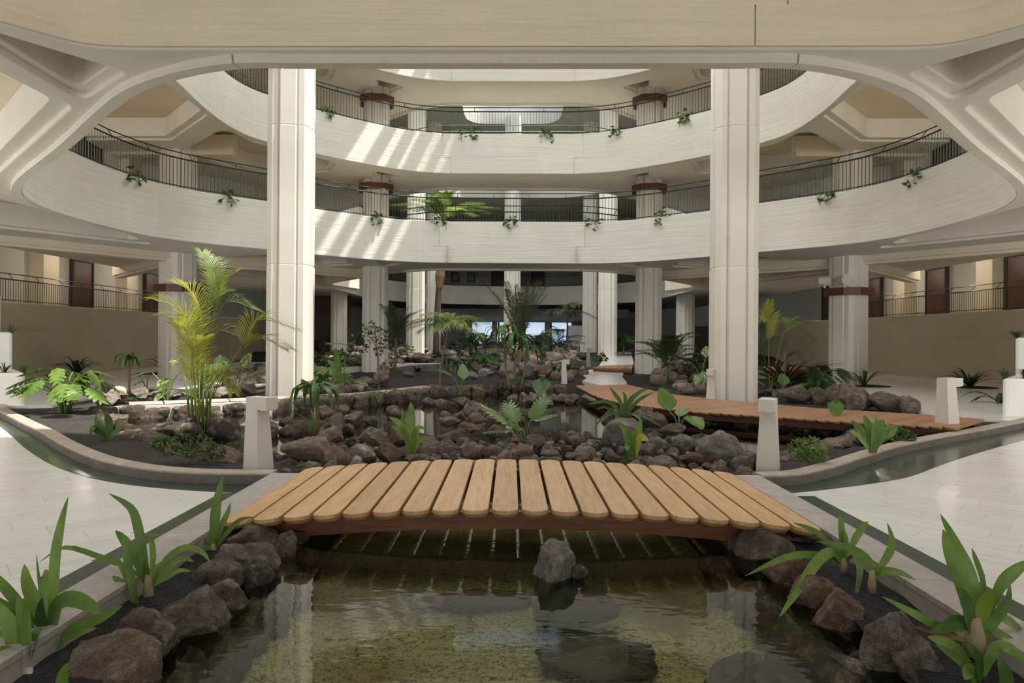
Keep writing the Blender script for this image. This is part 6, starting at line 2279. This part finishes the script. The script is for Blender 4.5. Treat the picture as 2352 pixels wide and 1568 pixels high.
S = 0.0064
q = gp(1560, 990, 0.1); aroid('elephant ear with three large leaves at the pond edge, right of centre', q, [(-0.16, 0.30, -.05, .42, .34, R(20), R(62)), (0.08, 0.26, -.2, .38, .32, R(-160), R(-18)), (-0.12, .12, -.25, .30, .24, R(150), R(-40)), (0.02, 0.20, 0.1, .26, .22, R(-40), R(40))])
q = gp(1612, 1010, 0.02); aroid('single round green leaf lying at the water behind the huge boulder', q, [(0, 0.10, 0, .30, .30, R(160), R(-35))])
q = gp(1932, 972, 0.05); aroid('single-leafed elephant ear on a tall bent stalk at the right of the pond', q, [(-0.10, 0.42, 0, .32, .28, R(165), R(-72)), (0.03, 0.1, -.05, .10, .07, R(-30), R(50))])
q = gp(1790, 918, 0.06); aroid('low elephant ear with broad leaves behind the right bollard', q, [(-0.30, 0.28, 0, .55, .38, R(60), R(35)), (0.05, 0.22, -.2, .45, .36, R(-165), R(-30)), (0.35, 0.22, 0.1, .55, .34, R(-70), R(25)), (0.15, 0.32, 0.1, .4, .3, R(-10), R(55))], mat='leafmid')
q = gp(1245, 902, 0.0); aroid('elephant ear with one big round leaf at the back of the pond', Vector((q.x, q.y, 0)), [(0.0, 0.42, 0, .6, .52, R(170), R(-45)), (-0.42, 0.34, 0, .45, .4, R(120), R(-20)), (-0.9, .30, -.2, .6, .36, R(-60), R(20))], mat='leafmid')
q = gp(1056, 905, 0.08); aroid('elephant ear with pointed leaves leaning over the pond wall', q, [(-0.15, 0.4, 0, .55, .3, R(75), R(30)), (0.1, 0.35, -.1, .5, .3, R(10), R(60)), (0.3, 0.2, -.1, .42, .26, R(-110), R(-10))], mat='leafmid')
q = gp(870, 925, 0.0); aroid('small three-leaved elephant ear in the water before the pond wall', q, [(-0.25, 0.36, 0, .36, .2, R(60), R(25)), (0.2, 0.3, 0, .34, .2, R(-80), R(5)), (0, 0.42, 0, .26, .16, R(100), R(20))])
q = gp(788, 886, 0.12); aroid('bright sunlit leaf on a tall stalk above the split-leaf plant', Vector((q.x, q.y, 0.15)), [(0.12, 1.10, 0, .62, .42, R(110), R(10))], mat='leafbright')
q = gp(336, 902, 0.1); aroid('variegated dumb cane with few leaves on the left bed', q, [(-0.18, 0.42, 0, .36, .22, R(80), R(10)), (0.10, 0.58, 0, .30, .22, R(-60), R(20)), (-0.05, 0.3, -.1, .26, .16, R(160), R(-20))], 'dumb_cane', 'varieg')
q = gp(385, 922, 0.1); aroid('variegated pale-green dumb cane on the stones before the big palm', q, [(-0.02, 0.50, 0, .36, .30, R(170), R(-45)), (-0.35, 0.62, 0, .42, .28, R(100), R(-10)), (0.28, 0.70, 0.1, .42, .24, R(-70), R(10)), (-0.32, 0.2, -.1, .45, .2, R(80), R(-15)), (0.3, 0.22, -.1, .45, .2, R(-90), R(-15)), (0.0, 0.2, -.2, .3, .2, R(170), R(-30)), (0.05, .78, .1, .3, .2, R(10), R(30))], 'dumb_cane', 'varieg')
q = gp(545, 905, 0.1); aroid('large white-veined dumb cane right of the big palm', Vector((q.x, q.y, 0.12)), [(-0.35, 0.5, 0, .6, .42, R(30), R(50)), (0.25, 0.35, 0, .5, .4, R(-50), R(35)), (0.1, 0.6, .1, .5, .3, R(-10), R(55)), (-.55, .3, .0, .45, .3, R(100), R(10))], 'dumb_cane', 'varieg')
q = gp(1612, 885, 0.15); aroid('speckled dumb cane left of the right tall column', Vector((q.x, q.y, 0.2)), [(-0.35, 0.62, 0, .6, .24, R(80), R(5)), (0.0, 0.4, -.1, .5, .26, R(170), R(-55)), (0.1, 0.75, 0, .5, .26, R(-20), R(50)), (-0.12, .3, -.1, .4, .26, R(150), R(-50))], 'dumb_cane', 'varieg')


# --- split leaves
def split_mesh(L, W, mat, lobes=6, seed=0):
    rnd = random.Random(seed)
    b = MB()
    mid = [Vector((0, L * f, -0.22 * L * f * f)) for f in [i / 12 for i in range(13)]]
    for i in range(12):
        w = 0.012
        b.add([mid[i] + Vector((-w, 0, 0)), mid[i] + Vector((w, 0, 0)), mid[i + 1] + Vector((w, 0, 0)), mid[i + 1] + Vector((-w, 0, 0))], [(0, 1, 2, 3)])
    for s in (-1, 1):
        for k in range(lobes):
            f0, f1 = k / lobes, (k + 0.95) / lobes
            fm = (f0 + f1) / 2
            wl = W / 2 * math.sin(math.pi * (0.22 + 0.68 * fm)) * rnd.uniform(0.9, 1.08)
            sh = L * (0.10 + 0.16 * fm)
            def pt(f, u):
                y = L * f + sh * u
                return Vector((s * wl * u, y, -0.22 * L * f * f - 0.22 * wl * u * u))
            e1 = (k + 1) / lobes
            vs = [pt(f0, 0), pt(e1, 0), pt(e1, 0.62), pt(f0, 0.62), pt(f1 - 0.06 / lobes, 0.88), pt(f0 + 0.10 / lobes, 0.88), pt(fm + 0.1 / lobes, 1.0)]
            b.add(vs, [(0, 1, 2, 3), (3, 2, 4, 5), (5, 4, 6)])
    return b.mesh('split_leaf', mat, True)


def monstera(label, p, n, spread, height, L, mat, seed, name='monstera', up=0.5, lobes=5):
    rnd = random.Random(seed)
    root = thing(name, label, 'plant', p)
    ms = [split_mesh(L, L * 0.95, M[mat], lobes, seed + i) for i in range(3)]
    for k in range(n):
        a = 2.4 * k + rnd.uniform(-0.4, 0.4)
        r = spread * math.sqrt((k + 0.6) / n) * rnd.uniform(0.75, 1.1)
        h = height * rnd.uniform(0.5, 1.0) * (1.1 - 0.45 * r / spread)
        tip = Vector((math.cos(a) * r, math.sin(a) * r, h))
        b = MB(); b.tube(catmull([(tip.x * 0.1, tip.y * 0.1, -0.04), (tip.x * 0.4, tip.y * 0.4, h * 0.75), tuple(tip)], 3), 0.010, 5); put('petiole', b, M['stem'], root, True)
        sc = rnd.uniform(0.75, 1.1)
        put('leaf', rnd.choice(ms), None, root, loc=tip, rot=(rnd.uniform(-0.75, 0.1) - 0.1, rnd.uniform(-0.35, 0.35), a - math.pi / 2 + rnd.uniform(-0.4, 0.4)), scale=(sc, sc, sc))
    return root


q = gp(150, 945, 0.08); monstera('big glossy split-leaf monstera at the left end of the gravel bed', Vector((q.x, q.y, 0.08)), 30, 0.72, 0.92, 0.40, 'leaf', 51)
q = gp(745, 893, 0.12); monstera('sunlit split-leaf monstera just right of the left tall column', Vector((q.x, q.y, 0.12)), 18, 0.55, 0.85, 0.44, 'leaf', 52)
q = gp(1868, 893, 0.1); monstera('dark feathery philodendron left of the right collar column', Vector((q.x, q.y, 0.1)), 22, 0.7, 0.95, 0.48, 'leafdark', 53, 'philodendron', lobes=9)
q = gp(1208, 1028, 0.1)
root = thing('philodendron', 'young split-leaf philodendron on bent stalks in the rock heap, right of centre', 'plant', q)
D = q.y
for k, (st, L, rz, rx) in enumerate([([(1206, 1026), (1190, 1000), (1172, 975)], .42, R(70), R(40)), ([(1207, 1026), (1198, 1000), (1185, 970)], .34, R(20), R(50)), ([(1208, 1026), (1215, 985), (1222, 962)], .36, R(-40), R(55)), ([(1208, 1026), (1205, 1000), (1200, 988)], .26, R(60), R(30)), ([(1206, 1024), (1196, 1005), (1180, 985)], .34, R(110), R(5)), ([(1208, 1026), (1214, 985), (1220, 965)], .32, R(-70), R(20))]):
    P3 = [at(x, y, D) - q for x, y in st]
    b = MB(); b.tube(catmull(P3, 4), 0.013, 5); put('petiole', b, M['stem'], root, True)
    put('leaf', split_mesh(L, L * 0.8, M['leaf'], 8, k), None, root, loc=P3[-1], rot=(rx, 0, rz))
px_plant('canna', 'pointed upright canna shoot right of the sunlit monstera', (785, 892), 17.0, [([(783, 890), (778, 850), (775, 820), (770, 798)], .16), ([(785, 892), (795, 870), (803, 862)], .14), ([(782, 892), (776, 872), (768, 862)], .14), ([(786, 892), (790, 875), (788, 860)], .14), ([(780, 892), (770, 880), (765, 875)], .12)], M['leaf'])
px_plant('clivia', 'broad-leaved clivia in front of the left tall column foot', (708, 905), 15.2, [([(706, 905), (695, 890), (682, 885)], .14), ([(708, 905), (705, 885), (700, 875)], .14), ([(710, 905), (722, 890), (735, 890)], .14), ([(708, 905), (718, 882), (726, 872)], .14), ([(707, 905), (698, 880), (690, 872)], .12)], M['leaf'])


# --- small-leaved shrubs and the ficus
def bush(name, label, p, blobs, nleaf, ll, mat, seed, trunk=None, cat='shrub', tmat='bark'):
    rnd = random.Random(seed)
    root = thing(name, label, cat, p)
    if trunk:
        for pts, r in trunk:
            b = MB(); c = catmull(pts, 4); b.tube(c, [r * (1 - 0.6 * i / len(c)) for i in range(len(c))], 6); put('branch', b, M[tmat], root, True)
    b = MB()
    for _ in range(nleaf):
        c, r = rnd.choice(blobs)
        v = Vector((rnd.gauss(0, 1), rnd.gauss(0, 1), rnd.gauss(0, 1))).normalized() * r * rnd.uniform(0.55, 1.0)
        o = Vector(c) + v
        d = (v.normalized() + Vector((rnd.uniform(-.6, .6), rnd.uniform(-.6, .6), rnd.uniform(-.4, .5)))).normalized()
        s = d.cross(Vector((rnd.uniform(-1, 1), rnd.uniform(-1, 1), rnd.uniform(-1, 1)))).normalized()
        l = ll * rnd.uniform(0.7, 1.2)
        b.add([o, o + d * l * 0.45 + s * l * 0.26, o + d * l, o + d * l * 0.45 - s * l * 0.26], [(0, 1, 2, 3)])
    put('foliage', b, M[mat], root, kind='stuff')
    return root


q = gp(432, 1062, 0.07)
bush('bonsai', 'low spreading jade bonsai with gnarled branches on the left gravel', q, [((-0.24, 0, .17), .09), ((-0.05, 0, .24), .10), ((0.16, .05, .20), .10), ((0.32, 0, .13), .08), ((0.05, -.08, .16), .08), ((-0.33, 0, .20), .06)], 700, .05, 'leafmid', 71,
     [([(0, 0, -.03), (-.02, 0, .06), (-.2, 0, .12), (-.32, 0, .19)], .02), ([(0, 0, -.03), (.06, 0, .07), (.2, .02, .1), (.33, 0, .12)], .02), ([(0, 0, 0), (.0, 0, .1), (-.04, 0, .2)], .022), ([(.05, 0, .05), (.1, .03, .12), (.16, .05, .18)], .018)], 'bonsai')
q = gp(1856, 1070, 0.07)
bush('bonsai', 'bright compact jade bonsai on the right gravel beside the bollard', q, [((-0.12, 0, .2), .09), ((0.04, 0, .22), .10), ((0.12, 0, .13), .08), ((-.05, -.04, .13), .07)], 520, .05, 'leaf', 72, [([(0, 0, -.03), (.02, 0, .06), (-.08, 0, .14), (-.12, 0, .2)], .03), ([(0, 0, 0), (.06, 0, .08), (.1, 0, .14)], .025)], 'bonsai')
q = gp(2062, 1020, 0.07)
bush('bonsai', 'low jade bonsai behind the right clivia', q, [((-0.14, 0, .14), .07), ((0.04, 0, .15), .08), ((0.16, 0, .1), .06)], 420, .048, 'leafmid', 73, [([(0, 0, -.03), (-.05, 0, .05), (-.14, 0, .12)], .022), ([(0, 0, 0), (.08, 0, .05), (.24, 0, .06)], .02)], 'bonsai')
q = gp(868, 862, 0.2)
bush('ficus', 'slender ficus tree with loose hanging twigs left of the wiry palm', q, [((-0.45, 0, 1.25), .32), ((-0.62, 0, .95), .24), ((-0.3, 0, 1.6), .26), ((0.1, .1, 1.35), .3), ((-.7, 0, 1.2), .2), ((.35, 0, 1.1), .25), ((.0, 0, .8), .14)], 520, .10, 'leafdark', 74,
     [([(0, 0, -.1), (.0, 0, .5), (-.05, 0, 1.0), (-.12, 0, 1.7)], .04), ([(-.03, 0, .9), (-.3, 0, 1.3), (-.55, 0, 1.25), (-.7, 0, .95)], .02), ([(-.05, 0, 1.1), (.1, .1, 1.4), (.4, 0, 1.2)], .02)], 'tree')
for k, (px, py, d, r, lb) in enumerate(((1075, 800, 33, .55, 'dark low shrub left of the small far boulder'), (1300, 835, 24, .5, 'low green creeping plant left of the slim bollard'), (1265, 842, 23, .3, 'small green creeper on the rocks near the centre'), (780, 805, 27, .6, 'leafy shrub behind the far left bank rocks'), (730, 800, 29, .5, 'dark shrub on the far left bank'),
                                    (830, 800, 26, .4, 'light green shrub at the foot of the far left column'), (1600, 800, 27, .5, 'dark shrub behind the heap between the right columns'), (1625, 790, 30, .5, 'dark bush left of the right tall column, far back'), (1580, 835, 23, .35, 'green plant behind the heap between the right columns'), (1380, 810, 33, .3, 'small plant with an orange flower by the far white path'),
                                    (1075, 845, 23, .25, 'small green ground plant on the black gravel'), (890, 835, 24, .35, 'green ground plant behind the corner rock'), (1415, 775, 46, .7, 'dark bush before the black stone screen'), (925, 770, 36, .7, 'broad-leaved plant at the foot of the far sunlit column'))):
    q = at(px, py, d)
    q.z = (far_z(q.x, d) if d > 24 else ground_z(q.x, d)) + 0.02
    bush('shrub', lb, q, [((-r * .5, 0, r * .5), r * .45), ((r * .45, 0, r * .45), r * .45), ((0, 0, r * .8), r * .4)], 160, .16 if d > 26 else .12, ('leafdark', 'leafmid')[k % 2], 80 + k, [([(0, 0, -.1), (0, 0, r * .6), (.05, 0, r)], .02)])
    if 'orange' in lb:
        b = MB(); b.tube([(.0, -.1, .3), (.02, -.1, .42), (0, -.1, .5)], [.05, .10, .02], 6); put('flower', b, M['orange'], COL.objects[-1].parent)


random.seed(77)
for k, (px, py, d, r, mt, lb) in enumerate(((905, 800, 31, .4, 'leafmid', 'leafy clump among the far rocks behind the wiry palm'), (960, 815, 26, .3, 'leafdark', 'dark leafy clump left of the curved-trunk palm'), (1060, 812, 28, .35, 'leafmid', 'leafy clump behind the curved-trunk palm'), (1150, 815, 27, .3, 'leafdark', 'dark clump left of the central dracaenas'),
                                        (1235, 812, 28, .35, 'leafmid', 'leafy clump right of the central dracaenas'), (1310, 812, 28, .35, 'leafdark', 'dark leafy clump left of the far slim bollards'), (1500, 815, 27, .4, 'leafmid', 'leafy clump right of the column in the water'), (1530, 800, 32, .5, 'leafdark', 'dark clump far behind the clumping palm'), (640, 870, 19, .25, 'leafmid', 'leafy clump at the left foot of the tall left column'))):
    q = at(px, py, d)
    q.z = (far_z(q.x, d) if d > 24 else ground_z(q.x, d)) - 0.03
    strap_plant('fern', lb, q, 16, r * 1.9, .09, M[mt], 500 + k, .9, .7)


# --- little plants trailing over the balcony parapets
def trailing(px, py, rim, zt, seed, r, label, mat='leafmid'):
    d0 = min((p for p in rim if p.y > 11), key=lambda p: (lambda a: abs((p.x * a.y / max(p.y, .1)) - a.x))(at(px, py, p.y)))
    q = Vector((d0.x, d0.y, zt))
    inw = (Vector((0, 15, 0)) - q); inw.z = 0; inw.normalize()
    rnd = random.Random(seed)
    root = thing('trailing_plant', label, 'plant', q)
    b = MB()
    for k in range(3):
        s = Vector((-inw.y, inw.x, 0)) * rnd.uniform(-r, r)
        b.tube([-inw * 0.12 + s * .2, s * .5 + Vector((0, 0, 0.10)), s + inw * 0.06 + Vector((0, 0, -0.05)), s * 1.1 + inw * .05 + Vector((0, 0, -rnd.uniform(0.1, 0.35)))], 0.008, 4)
    put('vine', b, M['stem'], root)
    for k in range(22):
        s = Vector((-inw.y, inw.x, 0)) * rnd.uniform(-r, r)
        o = s + inw * rnd.uniform(-0.15, 0.10) + Vector((0, 0, rnd.uniform(-0.22, 0.2)))
        if o.z < 0:
            o += inw * 0.08
        put('leaf', HEARTS[k % 3], None, root, loc=o, rot=(rnd.uniform(-1.2, 0.6), rnd.uniform(-.5, .5), rnd.uniform(0, 6.28)))
    return root


HEARTS = [heart_mesh(.15, .13, M['leafmid'], i) for i in range(3)]
for k, (px, py, rim, zt, r, lb) in enumerate((
    (308, 408, RIM_A, 5.48, .25, 'trailing plant hanging over the lowest left parapet, left one'), (500, 443, RIM_A, 5.48, .22, 'trailing plant on the lowest left parapet near the tall column'), (853, 495, RIM_A, 5.48, .18, 'sunlit little plant on the lowest far parapet'),
    (1010, 510, RIM_A, 5.48, .3, 'trailing plant on the lowest parapet before the palm crown'), (1178, 512, RIM_A, 5.48, .25, 'trailing plant at the centre of the lowest far parapet'), (1350, 510, RIM_A, 5.48, .35, 'trailing plant on the lowest far parapet right of centre'), (1513, 495, RIM_A, 5.48, .25, 'trailing plant on the lowest parapet before the right far column'),
    (1900, 448, RIM_A, 5.48, .28, 'trailing plant on the lowest right parapet'), (2112, 390, RIM_A, 5.48, .28, 'trailing plant on the lowest right parapet under the door'), (1080, 310, RIM_B, 8.78, .35, 'low plant on the second far parapet left of centre'), (1250, 312, RIM_B, 8.78, .25, 'small plant on the second far parapet, centre'),
    (1415, 300, RIM_B, 8.78, .22, 'small plant on the second far parapet right of centre'), (1570, 262, RIM_B, 8.78, .22, 'small plant on the second parapet beside the right tall column'), (760, 262, RIM_B, 8.78, .22, 'small plant on the second parapet beside the left tall column'))):
    trailing(px, py, rim, zt, 400 + k, r, lb)
